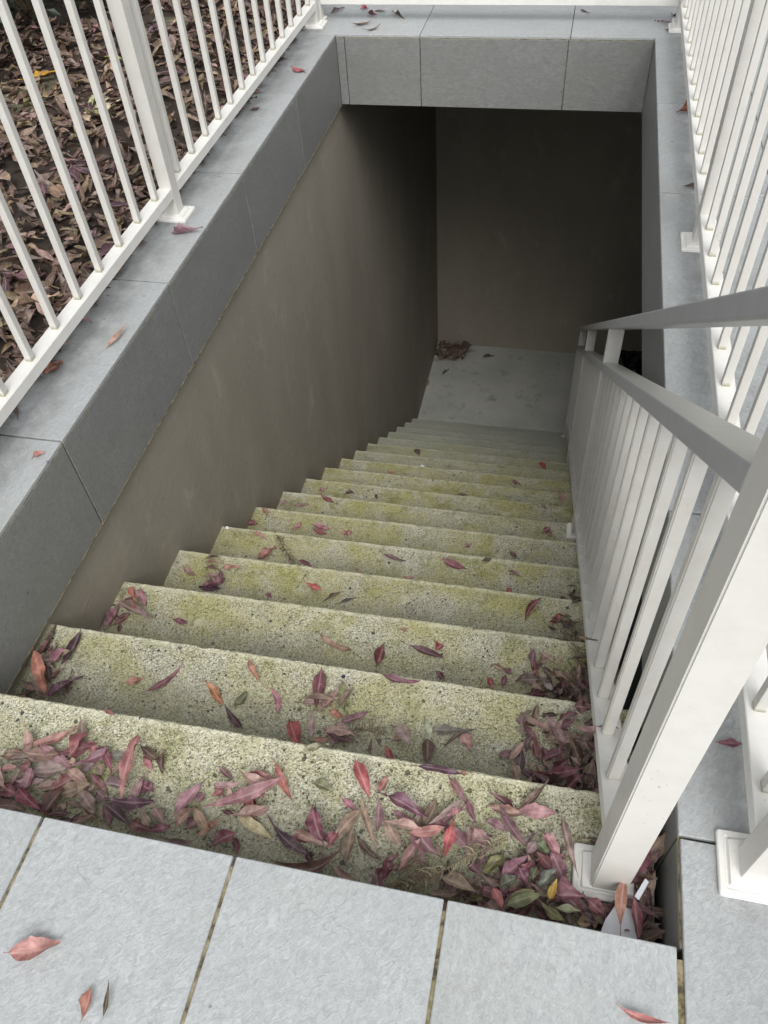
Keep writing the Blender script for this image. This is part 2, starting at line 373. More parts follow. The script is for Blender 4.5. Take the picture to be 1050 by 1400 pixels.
# ---- paving and coping, tile by tile
TH = .010
GAP = .0022
def tilebox(x0, x1, y0, y1, z0, z1, mat, parent, gap=GAP, bev=.0011):
    return box('tile', x0 + gap, x1 - gap, y0 + gap, y1 - gap, z0, z1, mat, parent, bev, 1)
landing = tag(empty('landing_paving'), kind='structure')
xs = [.35 - .2961 * i for i in range(6, 0, -1)] + [.35 + .2961 * i for i in range(4)]
for r in range(4):
    for i in range(len(xs) - 1):
        y1 = -.6 * r; y0 = y1 - .6
        o = box('tile', xs[i] + .0026, (xs[i + 1] - .0026), y0 + .0024, y1 - (.0024 if r else 0.0), -TH, random.uniform(-.0004, .0003), M['tile'], landing, .0013)
right_pav = tag(empty('right_paving'), kind='structure')
yj = [-2.26 + .6 * i for i in range(10)]
for c in range(8):
    x0 = W + .3 * c; x1 = x0 + .3
    off = 0 if c % 2 == 0 else .0
    for i in range(len(yj) - 1):
        ya, yb = yj[i] + off, yj[i + 1] + off
        if yb > 3.15: yb = min(yb, L + .0)
        if ya >= L - .03: continue
        box('tile', x0 + (.0026 if ya < 0 else .0), x1 - GAP, ya + .0024, yb - .0024, -TH, random.uniform(-.0004, .0003), M['tile'], right_pav, .0012)
coping = tag(empty('left_coping'), kind='structure')
yl = [-.458 + .6 * i for i in range(7)]; yl[-1] = L
for i in range(len(yl) - 1):
    a, b = max(yl[i], 0.0), yl[i + 1]
    box('tile', -.158, 0.0, a + .0026, b - .0026, -TH, 0, M['tile'], coping, .0011)
backc = tag(empty('back_coping'), kind='structure')
xbj = [-.158, .345, .93, 1.53, 2.13, 2.73, 3.33]
for i in range(len(xbj) - 1):
    box('tile', xbj[i] + .0012, xbj[i + 1] - .0012, L, L + .30, -TH, 0, M['tile'], backc, .0011)
    box('tile', xbj[i] + .0012, xbj[i + 1] - .0012, L + .303, L + .60, -TH, 0, M['tile'], backc, .0011)
# upstand tiles inside the opening
up = tag(empty('left_upstand'), kind='structure')
yu = [-.0, .742 - .6, .742, 1.342, 1.942, 2.542, L]
for i in range(len(yu) - 1):
    box('tile', -.010, 0.0, yu[i] + .0022, yu[i + 1] - .0022, -FH, -.0125, M['tile_side_shaded'], up, .001)
box('grout_bed', XW + .001, -.0105, 0, L, -FH + .004, -.0125, M['grout'], up)
box('sealant_bead', -.0115, .0004, .002, L - .001, -FH - .0035, -FH + .0002, M['grout'], up, .0010)
box('grout_line', -.0100, -.0006, .0015, L - .001, -.0124, -.0101, M['grout'], up)
upb = tag(empty('back_upstand'), kind='structure')
xu = [-.001, .035, .345, .925, W + .001]
for i in range(len(xu) - 1):
    box('tile', xu[i] + .0014, xu[i + 1] - .0014, L, L + .010, -FH, -.0125, M['tile_side_shaded'], upb, .001)
box('grout_bed', 0.0, W, L + .0105, L + .0119, -FH + .002, -.0125, M['grout'], upb)
box('sealant_bead', .001, W - .001, L + .0008, L + .0105, -.0124, -.0101, M['grout'], upb)
upr = tag(empty('right_upstand'), kind='structure')
for i in range(len(yu) - 1):
    box('tile', W, W + .010, yu[i] + .0022, yu[i + 1] - .0022, -FH, -.0125, M['tile_side_shaded'], upr, .001)
box('grout_bed', W + .0105, W + .0119, 0, L, -FH + .002, -.0125, M['grout'], upr)

box('grout_line', W + .0006, W + .0100, .0015, L - .001, -.0124, -.0101, M['grout'], upr)
# ---- the flight of steps: one block per step, edges worn and uneven
stairs = tag(empty('staircase', (0, 0, 0)), 'mossy exposed aggregate concrete stairs going down between tiled copings', 'stairs')
XS1 = 1.232
YAW = {1: .012, 2: .010, 3: .016, 4: .012, 5: .015, 6: .015}
for k in range(1, N + 1):
    y0 = -.012 if k == 1 else ny(k - 1) - .03
    y1, z = ny(k), nz(k)
    dx = .008 if k <= 4 else (.013 if k <= 9 else .03)
    n = int((XS1 - XW) / dx)
    prof = [(y0, z - .0)]
    ny_ = 8 if k <= 5 else 4
    for j in range(1, ny_): prof.append((y0 + (y1 - .012 - y0) * j / ny_, z))
    prof += [(y1 - .010, z), (y1 - .004, z - .0004), (y1 - .0012, z - .003), (y1, z - .008), (y1, z - .05), (y1, z - RS - .02), (y0, z - RS - .02)]
    bm = bmesh.new(); rows = []
    for i in range(n + 1):
        x = XW + (XS1 - XW) * i / n
        yaw = YAW.get(k, .006) * (x / XS1)
        row = []
        for j, (yy, zz) in enumerate(prof):
            p = Vector((x, yy + (yaw if yy > y0 + .001 else 0), zz))
            if yy > y0 + .001 and zz > z - .07:
                a = 1.0 if zz > z - .02 and yy > y1 - .02 else .35
                q = p * 55; w1 = noise.noise(q); w2 = noise.noise(p * 150 + Vector((3, 1, k)))
                p.y += a * (.0011 * w1 + .0010 * w2) + .0008 * noise.noise(p * 4)
                p.z += a * (.0010 * w2 + .0008 * w1) + .0012 * noise.noise(p * 6 + Vector((k, 0, 0)))
                ch = noise.noise(Vector((x * 16, k * 3.1, 0)))
                if yy > y1 - .012 and ch > .5: p.y -= (ch - .5) * .018; p.z -= (ch - .5) * .010
            row.append(bm.verts.new(p))
        rows.append(row)
    m_ = len(prof)
    for i in range(n):
        for j in range(m_):
            j2 = (j + 1) % m_
            bm.faces.new((rows[i][j], rows[i + 1][j], rows[i + 1][j2], rows[i][j2]))
    bm.faces.new(rows[0]); bm.faces.new(list(reversed(rows[-1])))
    bmesh.ops.recalc_face_normals(bm, faces=bm.faces[:])
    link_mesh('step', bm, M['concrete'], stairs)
bm = bmesh.new()   # the solid waist under the steps
pts = [(-.012, nz(1) - RS - .0), (ny(N) - .03, nz(N) - RS * .9), (ny(N) - .03, ZF), (ny(N) - .5, ZF), (-.012, -.62)]
pts = [(-.012, -.30), (ny(N) - .04, nz(N) - .06), (ny(N) - .04, ZF + .001), (ny(N) - .35, ZF + .001), (-.012, -.65)]
a = [bm.verts.new((XW + .003, y, z - .012)) for y, z in pts]; b = [bm.verts.new((XS1 - .004, y, z - .012)) for y, z in pts]
bm.faces.new(a); bm.faces.new(list(reversed(b)))
for i in range(5): bm.faces.new((a[i], b[i], b[(i + 1) % 5], a[(i + 1) % 5]))
bmesh.ops.recalc_face_normals(bm, faces=bm.faces[:])
link_mesh('waist_slab', bm, M['dark'], stairs)

# ------------------------------------------------------------------ fences
def plate_bm(hx, hy, s=1.0, ihx=None, ihy=None):
    """pressed base plate with a raised stepped collar round the post foot"""
    bm = bmesh.new(); ihx = ihx or .0213; ihy = ihy or .0213
    rings = [(0, 0.0), (0, .006), (.0014, .0078), (.0075, .0085), (.0095, .0062), (.0115, .0066), (.0135, .0120)]
    tx = hx - ihx
    R_ = []
    for d_, z in rings + [(None, .0130)]:
        if d_ is None: ax, ay = ihx, ihy
        else: ax, ay = hx - d_, hy - d_
        r = .004 if d_ is not None and d_ < .01 else .002
        vs = []
        for sx, sy in ((1, 1), (-1, 1), (-1, -1), (1, -1)):
            for t in range(3):
                an = math.atan2(sy, sx) + (t - 1) * math.pi / 4
                cx, cy = sx * (ax - r), sy * (ay - r)
                vs.append(bm.verts.new((cx + r * math.cos(an), cy + r * math.sin(an), z)))
        R_.append(vs)
    for q in range(len(R_) - 1):
        for i in range(12): bm.faces.new((R_[q][i], R_[q][(i + 1) % 12], R_[q + 1][(i + 1) % 12], R_[q + 1][i]))
    bm.faces.new(R_[-1]); bm.faces.new(list(reversed(R_[0])))
    return bm
HT = 1.12
def make_post(parent, x0, x1, y0, y1, z0, z1, hx=.045, hy=.043, coff=(0, 0)):
    po = box('post', x0, x1, y0, y1, z0, z1, M['paint'], parent, .0025, 2)
    cx, cy = (x1 - x0) / 2, (y1 - y0) / 2
    pl = link_mesh('base_plate', plate_bm(hx, hy, 1, cx + .0004, cy + .0004), M['paint_rail'], po)
    pl.location = (coff[0], coff[1], 0.0008)
    return po
bar_me = None
def bar_at(parent, x, y, z0, h, w=.016):
    global bar_me
    key = 'bar'
    if bar_me is None:
        bar_me = {}
    k = (round(h, 3), w)
    if k not in bar_me:
        bm = box_bm(-w / 2, w / 2, -w / 2, w / 2, 0, h, .0022, None, 2)
        me = bpy.data.meshes.new('bar'); bm.to_mesh(me); bm.free(); me.materials.append(M['paint']); bar_me[k] = me
    o = bpy.data.objects.new('bar', bar_me[k]); col.objects.link(o); o.parent = parent; o.location = Vector((x, y, z0)) - parent.location
    return o

def side_fence(name, x0, label):
    f = tag(empty(name, (x0 + .02, 1.6, 0)), label, 'fence', 'off-white fences round the stairwell')
    posts = [(.095, .134), (1.657, 1.697), (3.195, 3.235)]
    for a, b in posts: make_post(f, x0, x0 + .0385, a, b, 0.0, HT)
    for i in range(2):
        ya, yb = posts[i][1], posts[i + 1][0]
        box('bottom_rail', x0 + .0005, x0 + .038, ya, yb, .063, .092, M['paint_rail'], f, .0015, 1)
        box('top_rail', x0 + .0005, x0 + .038, ya, yb, HT - .04, HT - .008, M['paint_rail'], f, .002, 1)
    ys_ = [.188 + .1167 * i for i in range(13)] + [1.755 + .1167 * i for i in range(13)]
    for y in ys_:
        if y > 3.18: continue
        bar_at(f, x0 + .0185, y, .0918, HT - .0405 - .0918)
    return f
side_fence('left_fence', -.1305, 'white barred fence on the left coping, in front of the leaf littered garden')
side_fence('right_fence', 1.3155, 'white barred fence standing on the right paving beside the stair balustrade')
bf = tag(empty('back_fence', (.6, 3.28, 0)), 'white fence along the far coping above the back wall opening', 'fence', 'off-white fences round the stairwell')
for a in (-.1110, 1.3350):
    make_post(bf, a - .0195, a + .0195, 3.262, 3.301, 0, HT, .03, .03)
box('bottom_rail', -.0913, 1.3153, 3.2625, 3.3005, .063, .092, M['paint_rail'], bf, .0015)
box('top_rail', -.0913, 1.3153, 3.2625, 3.3005, HT - .04, HT - .008, M['paint_rail'], bf, .002)
for i in range(12): bar_at(bf, .015 + .1155 * i, 3.281, .0918, HT - .0405 - .0918)

# ------------------------------------------------------------------ stair balustrade (slopes with the steps)
bal = tag(empty('stair_balustrade', (1.16, .11, nz(1))), 'white sloping stair balustrade with grey handrail and square balusters', 'balustrade')
def bx(y): return 1.140 + .009 * (y - .1)
def zlow(y): return .720 - .725 * (y - .127)      # top of the lower grey rail
def zhand(y): return .811 - .725 * (y - .217)     # top of handrail
def zbase(y): return .011 - .728 * (y - .132)     # top of white bottom rail
def sloped(name, ya, yb, ztop, h, xa, wid, mat, bev=.003, vertical_ends=True):
    bm = bmesh.new(); vs = []
    for y in (ya, yb):
        zt = ztop(y)
        for dx, dz in ((0, -h), (wid, -h), (wid, 0), (0, 0)): vs.append(bm.verts.new((xa(y) + dx, y, zt + dz)))
    for f in ((0, 1, 2, 3), (7, 6, 5, 4), (0, 4, 5, 1), (1, 5, 6, 2), (2, 6, 7, 3), (3, 7, 4, 0)): bm.faces.new([vs[i] for i in f])
    bmesh.ops.bevel(bm, geom=bm.edges[:], offset=bev, segments=3, affect='EDGES', profile=.6)
    bmesh.ops.recalc_face_normals(bm, faces=bm.faces[:])
    for v in bm.verts: v.co -= bal.location
    return link_mesh(name, bm, mat, bal, True)
YE = 4.33
o = sloped('handrail', .082, YE + .03, zhand, .031, bx, .050, M['alu'], .004)
o = sloped('middle_rail', .1352, YE, zlow, .032, bx, .050, M['alu'], .003)
o = sloped('bottom_rail', .1352, YE, zbase, .030, lambda y: bx(y) + .003, .044, M['paint_rail'], .0015)
for ob in bal.children:
    for p in ob.data.polygons: p.use_smooth = False
# posts
def bpost(y0, y1, ztop, step_z, hx, hy, coff, label=None):
    xa = bx(y0); cx, cy = xa + .025, (y0 + y1) / 2
    bm = bmesh.new()
    w = .025; hy2 = (y1 - y0) / 2
    zt0, zt1 = ztop(y0) - step_z, ztop(y1) - step_z
    vs = [bm.verts.new(p) for p in ((-w, -hy2, 0), (w, -hy2, 0), (w, hy2, 0), (-w, hy2, 0), (-w, -hy2, zt0), (w, -hy2, zt0), (w, hy2, zt1), (-w, hy2, zt1))]
    for f in ((3, 2, 1, 0), (4, 5, 6, 7), (0, 1, 5, 4), (1, 2, 6, 5), (2, 3, 7, 6), (3, 0, 4, 7)): bm.faces.new([vs[i] for i in f])
    bmesh.ops.bevel(bm, geom=bm.edges[:], offset=.0022, segments=2, affect='EDGES')
    po = link_mesh('post', bm, M['paint'], bal); po.location = Vector((cx, cy, step_z)) - bal.location
    pl = link_mesh('base_plate', plate_bm(hx, hy, 1, .0254, hy2 + .0004), M['paint_rail'], po); pl.location = (coff[0], coff[1], .001)
    return po
bpost(.085, .135, lambda y: zhand(y) - .0312, nz(1), .050, .038, (0, -.001))
for y0, k in ((1.722, 7), (3.12, 13), (4.28, 17)):
    bpost(y0, y0 + .045, lambda y: zlow(y) - .0322, nz(k), .040, .038, (0, 0))
    xa = bx(y0)
    bm = bmesh.new(); vs = []
    for dz in (0, 1):
        for dx, yy in ((.004, y0), (.046, y0), (.046, y0 + .045), (.004, y0 + .045)):
            vs.append(bm.verts.new(Vector((xa + dx, yy, (zlow(yy) + .0003) if dz == 0 else (zhand(yy) - .0313))) - bal.location))
    for f in ((3, 2, 1, 0), (4, 5, 6, 7), (0, 1, 5, 4), (1, 2, 6, 5), (2, 3, 7, 6), (3, 0, 4, 7)): bm.faces.new([vs[i] for i in f])
    bmesh.ops.recalc_face_normals(bm, faces=bm.faces[:])
    link_mesh('spacer', bm, M['paint_rail'], bal)
# balusters: cut on the rake top and bottom
for i in range(36):
    y = .240 + .1137 * i
    if y > 4.26 or abs(y - 1.745) < .045 or abs(y - 3.142) < .045: continue
    h = 0.0082; x = bx(y) + .0205
    z0a, z0b = zbase(y - h) , zbase(y + h); z1a, z1b = zlow(y - h) - .0315, zlow(y + h) - .0315
    zb = zbase(y); bm = bmesh.new()
    q_ = .0094
    vs = [bm.verts.new(p) for p in ((-q_, -h, z0a - zb), (q_, -h, z0a - zb), (q_, h, z0b - zb), (-q_, h, z0b - zb), (-q_, -h, z1a - zb), (q_, -h, z1a - zb), (q_, h, z1b - zb), (-q_, h, z1b - zb))]
    for f in ((3, 2, 1, 0), (4, 5, 6, 7), (0, 1, 5, 4), (1, 2, 6, 5), (2, 3, 7, 6), (3, 0, 4, 7)): bm.faces.new([vs[j] for j in f])
    bmesh.ops.bevel(bm, geom=[e for e in bm.edges if abs(e.verts[0].co.z - e.verts[1].co.z) > .1], offset=.002, segments=2, affect='EDGES')
    o = link_mesh('baluster', bm, M['paint'], bal); o.location = Vector((x, y, zb)) - bal.location

# ------------------------------------------------------------------ leaves
# step or surface, x, y, z, heading, length, width, colour, sideways bend
LEAVES = [
 (1, 0.238, 0.158, -0.116, 0.57, 0.082, 0.018, 'pink', 0), (1, 0.184, 0.119, -0.116, 0.35, 0.049, 0.02, 'brown', 0), (1, 0.231, 0.121, -0.104, 0.11, 0.074, 0.028, 'greytan', 0),
 (1, 0.291, 0.15, -0.106, 1.24, 0.046, 0.026, 'wine', 0), (1, 0.312, 0.153, -0.116, -0.73, 0.038, 0.013, 'pink', 0), (1, 0.219, 0.099, -0.104, 0.42, 0.022, 0.024, 'wine', 0),
 (1, 0.195, 0.089, -0.106, 0.51, 0.029, 0.014, 'pink', 0), (1, 0.257, 0.103, -0.116, 0.29, 0.056, 0.029, 'pinktan', 0), (1, 0.324, 0.134, -0.102, 0.7, 0.059, 0.018, 'wine', 0.2),
 (1, 0.322, 0.125, -0.116, 0.93, 0.03, 0.018, 'pinktan', 0), (1, 0.341, 0.123, -0.116, -1.02, 0.027, 0.016, 'tan', 0), (1, 0.36, 0.15, -0.116, 0.16, 0.051, 0.016, 'greytan', 0),
 (1, 0.4, 0.129, -0.096, -1.42, 0.098, 0.025, 'pink', 0), (1, 0.417, 0.148, -0.116, -0.75, 0.038, 0.011, 'pink', 0), (1, 0.292, 0.084, -0.11, 0.71, 0.049, 0.025, 'wine', 0),
 (1, 0.324, 0.095, -0.1, -0.38, 0.052, 0.017, 'tan', 0), (1, 0.293, 0.119, -0.106, -0.19, 0.021, 0.014, 'tan', 0), (1, 0.218, 0.07, -0.116, 0.4, 0.06, 0.021, 'wine', 0),
 (1, 0.211, 0.058, -0.106, -0.21, 0.034, 0.019, 'wine', 0), (1, 0.238, 0.08, -0.104, 0.23, 0.053, 0.012, 'pinktan', 0.3), (1, 0.259, 0.049, -0.102, -0.44, 0.07, 0.018, 'wine', 0),
 (1, 0.296, 0.053, -0.104, 1.26, 0.043, 0.025, 'brown', 0), (1, 0.309, 0.045, -0.116, 1.45, 0.025, 0.013, 'tan', 0), (1, 0.346, 0.066, -0.106, -0.64, 0.065, 0.02, 'pinktan', 0),
 (1, 0.363, 0.048, -0.112, -0.54, 0.056, 0.01, 'tan', 0), (1, 0.363, 0.08, -0.116, -0.41, 0.035, 0.019, 'mauve', 0), (1, 0.385, 0.052, -0.116, -0.89, 0.04, 0.013, 'mauve', 0),
 (1, 0.352, 0.097, -0.116, -0.55, 0.048, 0.013, 'mauve', 0), (1, 0.383, 0.097, -0.104, 0.0, 0.041, 0.014, 'mauve', 0), (1, 0.424, 0.074, -0.096, 0.12, 0.074, 0.02, 'purple', 0.1),
 (1, 0.406, 0.053, -0.102, -0.42, 0.061, 0.016, 'purple', 0), (1, 0.45, 0.046, -0.108, -0.14, 0.049, 0.019, 'wine', 0), (1, 0.432, 0.107, -0.116, -0.32, 0.028, 0.02, 'wine', 0),
 (1, 0.423, 0.093, -0.108, 1.53, 0.069, 0.013, 'pink', 0), (1, 0.418, 0.085, -0.116, 1.55, 0.039, 0.016, 'tan', 0), (1, 0.458, 0.056, -0.096, -0.73, 0.038, 0.013, 'tan', 0.2),
 (1, 0.204, 0.052, -0.116, 0.37, 0.014, 0.013, 'wine', 0), (1, 0.509, 0.1, -0.11, 1.19, 0.059, 0.022, 'pink', 0), (1, 0.598, 0.116, -0.1, 0.55, 0.126, 0.022, 'pink', 0.08),
 (1, 0.569, 0.13, -0.096, 0.27, 0.049, 0.011, 'pinktan', 0), (1, 0.551, 0.155, -0.116, -0.49, 0.036, 0.01, 'mauve', 0), (1, 0.605, 0.155, -0.116, 0.11, 0.053, 0.014, 'pink', 0),
 (1, 0.651, 0.157, -0.11, -0.9, 0.07, 0.014, 'salmon', 0), (1, 0.609, 0.105, -0.116, -0.69, 0.036, 0.02, 'salmon', 0), (1, 0.623, 0.08, -0.11, -0.36, 0.074, 0.016, 'cream', 0),
 (1, 0.582, 0.091, -0.116, -0.2, 0.031, 0.007, 'purple', 0), (1, 0.587, 0.047, -0.106, 0.73, 0.039, 0.019, 'wine', 0), (1, 0.607, 0.046, -0.116, -0.99, 0.027, 0.011, 'wine', 0),
 (1, 0.545, 0.073, -0.102, -0.72, 0.052, 0.015, 'tan', 0.2), (1, 0.516, 0.068, -0.106, 1.12, 0.037, 0.016, 'tan', 0), (1, 0.524, 0.034, -0.1, 0.11, 0.055, 0.017, 'tan', 0.5),
 (1, 0.56, 0.056, -0.106, 0.85, 0.044, 0.015, 'tan', -0.3), (1, 0.528, 0.063, -0.116, 0.89, 0.021, 0.018, 'mauve', 0), (1, 0.471, 0.067, -0.104, -0.69, 0.036, 0.016, 'pinktan', 0),
 (1, 0.481, 0.044, -0.106, 0.37, 0.036, 0.014, 'wine', 0), (1, 0.552, 0.121, -0.116, 0.76, 0.023, 0.016, 'pink', 0), (1, 0.526, 0.105, -0.116, 1.05, 0.022, 0.013, 'pinktan', 0),
 (1, 0.575, 0.059, -0.116, 0.32, 0.016, 0.011, 'tan', 0), (1, 0.621, 0.13, -0.116, 1.27, 0.017, 0.013, 'tan', 0), (1, 0.689, 0.073, -0.112, -0.46, 0.085, 0.015, 'purple', 0.45),
 (1, 0.723, 0.046, -0.104, 0.23, 0.103, 0.021, 'brown', 0.5), (1, 0.73, 0.092, -0.096, -1.03, 0.056, 0.025, 'wine', 0.1), (1, 0.757, 0.077, -0.096, 1.23, 0.03, 0.014, 'wine', 0),
 (1, 0.78, 0.082, -0.116, -1.5, 0.057, 0.017, 'pinktan', 0.1), (1, 0.715, 0.161, -0.116, -0.19, 0.037, 0.015, 'olive', 0), (1, 0.764, 0.14, -0.116, -0.5, 0.038, 0.011, 'pink', 0),
 (1, 0.777, 0.184, -0.11, -1.0, 0.063, 0.02, 'red', 0.1), (1, 0.813, 0.184, -0.116, -1.86, 0.035, 0.014, 'salmon', 0), (1, 0.807, 0.114, -0.11, -1.06, 0.095, 0.01, 'pinktan', 0.15),
 (1, 0.808, 0.084, -0.116, -0.64, 0.059, 0.011, 'brown', 0.3), (1, 0.841, 0.048, -0.104, 1.21, 0.034, 0.017, 'wine', 0), (1, 0.85, 0.068, -0.102, 0.54, 0.023, 0.01, 'wine', 0),
 (1, 0.724, 0.05, -0.116, -0.79, 0.018, 0.011, 'purple', 0), (1, 0.852, 0.148, -0.104, -0.24, 0.08, 0.02, 'wine', 0), (1, 0.839, 0.113, -0.108, -0.88, 0.066, 0.019, 'cream', 0),
 (1, 0.917, 0.149, -0.096, 0.75, 0.066, 0.013, 'pinktan', 0.2), (1, 0.888, 0.117, -0.096, 0.32, 0.063, 0.017, 'salmon', 0.2), (1, 0.931, 0.192, -0.11, -0.85, 0.052, 0.013, 'mauve', 0),
 (1, 0.956, 0.162, -0.106, -1.06, 0.037, 0.012, 'wine', 0), (1, 0.931, 0.111, -0.086, -1.65, 0.066, 0.016, 'red', 0), (1, 0.933, 0.15, -0.091, 0.67, 0.036, 0.009, 'pink', 0),
 (1, 0.978, 0.12, -0.091, -0.84, 0.05, 0.022, 'pink', 0), (1, 0.958, 0.119, -0.096, -1.42, 0.034, 0.009, 'mauve', 0), (1, 1.011, 0.175, -0.11, -0.08, 0.06, 0.016, 'pinktan', 0.2),
 (1, 0.995, 0.152, -0.116, -0.32, 0.032, 0.014, 'pinktan', 0), (1, 0.873, 0.076, -0.104, 1.15, 0.054, 0.013, 'pink', 0), (1, 0.843, 0.052, -0.104, 1.44, 0.037, 0.015, 'wine', 0.2),
 (1, 0.853, 0.137, -0.116, -0.35, 0.04, 0.013, 'pink', 0), (1, 0.872, 0.128, -0.116, 0.32, 0.032, 0.011, 'olive', 0), (1, 0.951, 0.048, -0.096, -0.15, 0.06, 0.018, 'tan', 0),
 (1, 0.972, 0.079, -0.108, -0.62, 0.029, 0.015, 'mauve', 0), (1, 0.997, 0.086, -0.104, 0.86, 0.04, 0.016, 'olive', 0), (1, 1.03, 0.088, -0.096, 0.83, 0.049, 0.02, 'mauve', 0),
 (1, 1.024, 0.067, -0.094, 0.67, 0.031, 0.016, 'sage', 0), (1, 1.01, 0.04, -0.086, -0.99, 0.027, 0.014, 'salmon', 0), (1, 1.04, 0.045, -0.088, 0.55, 0.046, 0.017, 'olive', 0),
 (1, 0.996, 0.051, -0.101, -0.08, 0.025, 0.012, 'wine', 0), (1, 1.028, 0.054, -0.1, 0.28, 0.025, 0.012, 'wine', 0), (1, 0.971, 0.037, -0.11, 0.03, 0.03, 0.012, 'brown', 0),
 (1, 1.042, 0.079, -0.094, -0.97, 0.027, 0.02, 'wine', 0), (1, 0.894, 0.082, -0.108, -1.41, 0.036, 0.011, 'tan', 0), (1, 0.915, 0.099, -0.116, -1.04, 0.026, 0.014, 'pinktan', 0),
 (1, 1.054, 0.179, -0.108, 0.13, 0.06, 0.022, 'pink', 0.1), (1, 1.105, 0.137, -0.086, -1.24, 0.093, 0.012, 'tan', 0.1), (1, 1.067, 0.121, -0.086, -0.62, 0.026, 0.012, 'green', 0),
 (1, 1.08, 0.13, -0.096, -0.86, 0.04, 0.016, 'pink', 0), (1, 1.072, 0.106, -0.096, -0.68, 0.033, 0.016, 'wine', 0), (1, 1.089, 0.102, -0.091, -1.05, 0.054, 0.02, 'mauve', 0),
 (1, 1.049, 0.043, -0.081, 0.46, 0.058, 0.017, 'olive', 0), (1, 1.076, 0.074, -0.076, 0.9, 0.038, 0.015, 'sage', 0), (1, 1.085, 0.059, -0.071, 1.3, 0.03, 0.011, 'yellow', 0),
 (1, 1.106, 0.059, -0.086, 0.18, 0.045, 0.022, 'mauve', 0), (1, 1.107, 0.043, -0.086, 0.06, 0.033, 0.011, 'cream', 0), (1, 1.085, 0.038, -0.091, -0.51, 0.041, 0.014, 'olive', 0),
 (1, 1.136, 0.036, -0.086, -0.33, 0.024, 0.013, 'purple', 0), (1, 1.143, 0.054, -0.086, -0.58, 0.031, 0.018, 'wine', 0), (1, 1.125, 0.149, -0.116, 0.45, 0.028, 0.009, 'tan', 0),
 (1, 1.143, 0.156, -0.116, -0.28, 0.022, 0.011, 'brown', 0), (1, 1.208, 0.131, -0.086, 1.25, 0.066, 0.018, 'wine', 0.1), (1, 1.18, 0.058, -0.066, 1.52, 0.075, 0.016, 'salmon', 0),
 (1, 1.198, 0.049, -0.076, -1.39, 0.049, 0.014, 'wine', 0), (1, 1.211, 0.067, -0.096, -1.6, 0.067, 0.012, 'brown', 0), (1, 1.223, 0.088, -0.106, -1.52, 0.072, 0.009, 'purple', 0),
 (1, 1.13, 0.028, -0.086, 0.0, 0.018, 0.014, 'tan', 0), (1, 1.029, 0.049, -0.096, -0.05, 0.02, 0.014, 'purple', 0), (1, 1.022, 0.066, -0.096, 0.66, 0.029, 0.018, 'sage', 0),
 (1, 1.051, 0.123, -0.104, 1.09, 0.028, 0.014, 'pink', 0), (1, 1.044, 0.086, -0.096, 0.96, 0.037, 0.018, 'wine', 0), (1, 1.058, 0.083, -0.086, 1.26, 0.023, 0.011, 'sage', 0),
 (2, 1.01, 0.358, -0.309, 0.35, 0.053, 0.017, 'mauve', 0), (2, 1.039, 0.409, -0.309, -0.83, 0.046, 0.015, 'wine', 0), (2, 1.021, 0.429, -0.309, 0.18, 0.022, 0.013, 'mauve', 0),
 (2, 1.055, 0.37, -0.303, -1.29, 0.044, 0.017, 'wine', 0), (2, 1.075, 0.372, -0.309, -0.89, 0.033, 0.018, 'wine', 0), (2, 1.089, 0.415, -0.299, -0.81, 0.072, 0.017, 'pinktan', 0),
 (2, 1.095, 0.394, -0.299, -0.79, 0.049, 0.015, 'brown', 0), (2, 1.101, 0.451, -0.309, 0.87, 0.025, 0.014, 'mauve', 0), (2, 1.108, 0.413, -0.303, -0.86, 0.028, 0.015, 'wine', 0),
 (2, 1.044, 0.317, -0.301, -0.43, 0.067, 0.014, 'purple', 0), (2, 1.089, 0.316, -0.293, -0.23, 0.098, 0.016, 'wine', 0), (2, 1.103, 0.33, -0.287, 0.35, 0.065, 0.022, 'wine', 0),
 (2, 1.103, 0.305, -0.297, 0.14, 0.058, 0.024, 'purple', 0), (2, 1.071, 0.345, -0.309, 0.67, 0.048, 0.008, 'cream', 0), (2, 1.137, 0.398, -0.297, -0.2, 0.03, 0.021, 'tan', 0),
 (2, 1.14, 0.377, -0.299, -0.14, 0.035, 0.017, 'brown', 0), (2, 1.148, 0.342, -0.289, -0.28, 0.036, 0.017, 'purple', 0), (2, 1.155, 0.318, -0.289, -0.2, 0.03, 0.023, 'brown', 0),
 (2, 1.135, 0.437, -0.301, -0.32, 0.032, 0.016, 'tan', 0), (2, 1.078, 0.405, -0.309, -0.59, 0.018, 0.016, 'pink', 0), (3, 0.984, 0.645, -0.501, -0.46, 0.025, 0.014, 'wine', 0),
 (3, 0.978, 0.617, -0.501, 1.44, 0.039, 0.013, 'wine', 0), (3, 1.027, 0.629, -0.495, 0.73, 0.07, 0.014, 'mauve', -0.4), (3, 1.049, 0.657, -0.495, -1.27, 0.062, 0.017, 'wine', 0.2),
 (3, 0.948, 0.611, -0.501, -0.93, 0.025, 0.014, 'red', 0), (3, 1.078, 0.619, -0.491, -0.64, 0.035, 0.016, 'cream', 0.4), (3, 1.06, 0.599, -0.501, 0.11, 0.045, 0.019, 'pinktan', 0),
 (3, 1.103, 0.605, -0.491, 0.09, 0.042, 0.026, 'purple', 0), (3, 1.155, 0.593, -0.481, -0.58, 0.031, 0.021, 'pinktan', 0), (3, 1.131, 0.605, -0.487, -1.14, 0.041, 0.02, 'purple', 0),
 (2, 1.133, 0.468, -0.289, 0.06, 0.033, 0.025, 'wine', 0), (3, 1.152, 0.639, -0.501, -0.11, 0.026, 0.022, 'wine', 0), (3, 1.098, 0.653, -0.501, -1.02, 0.049, 0.018, 'brown', 0),
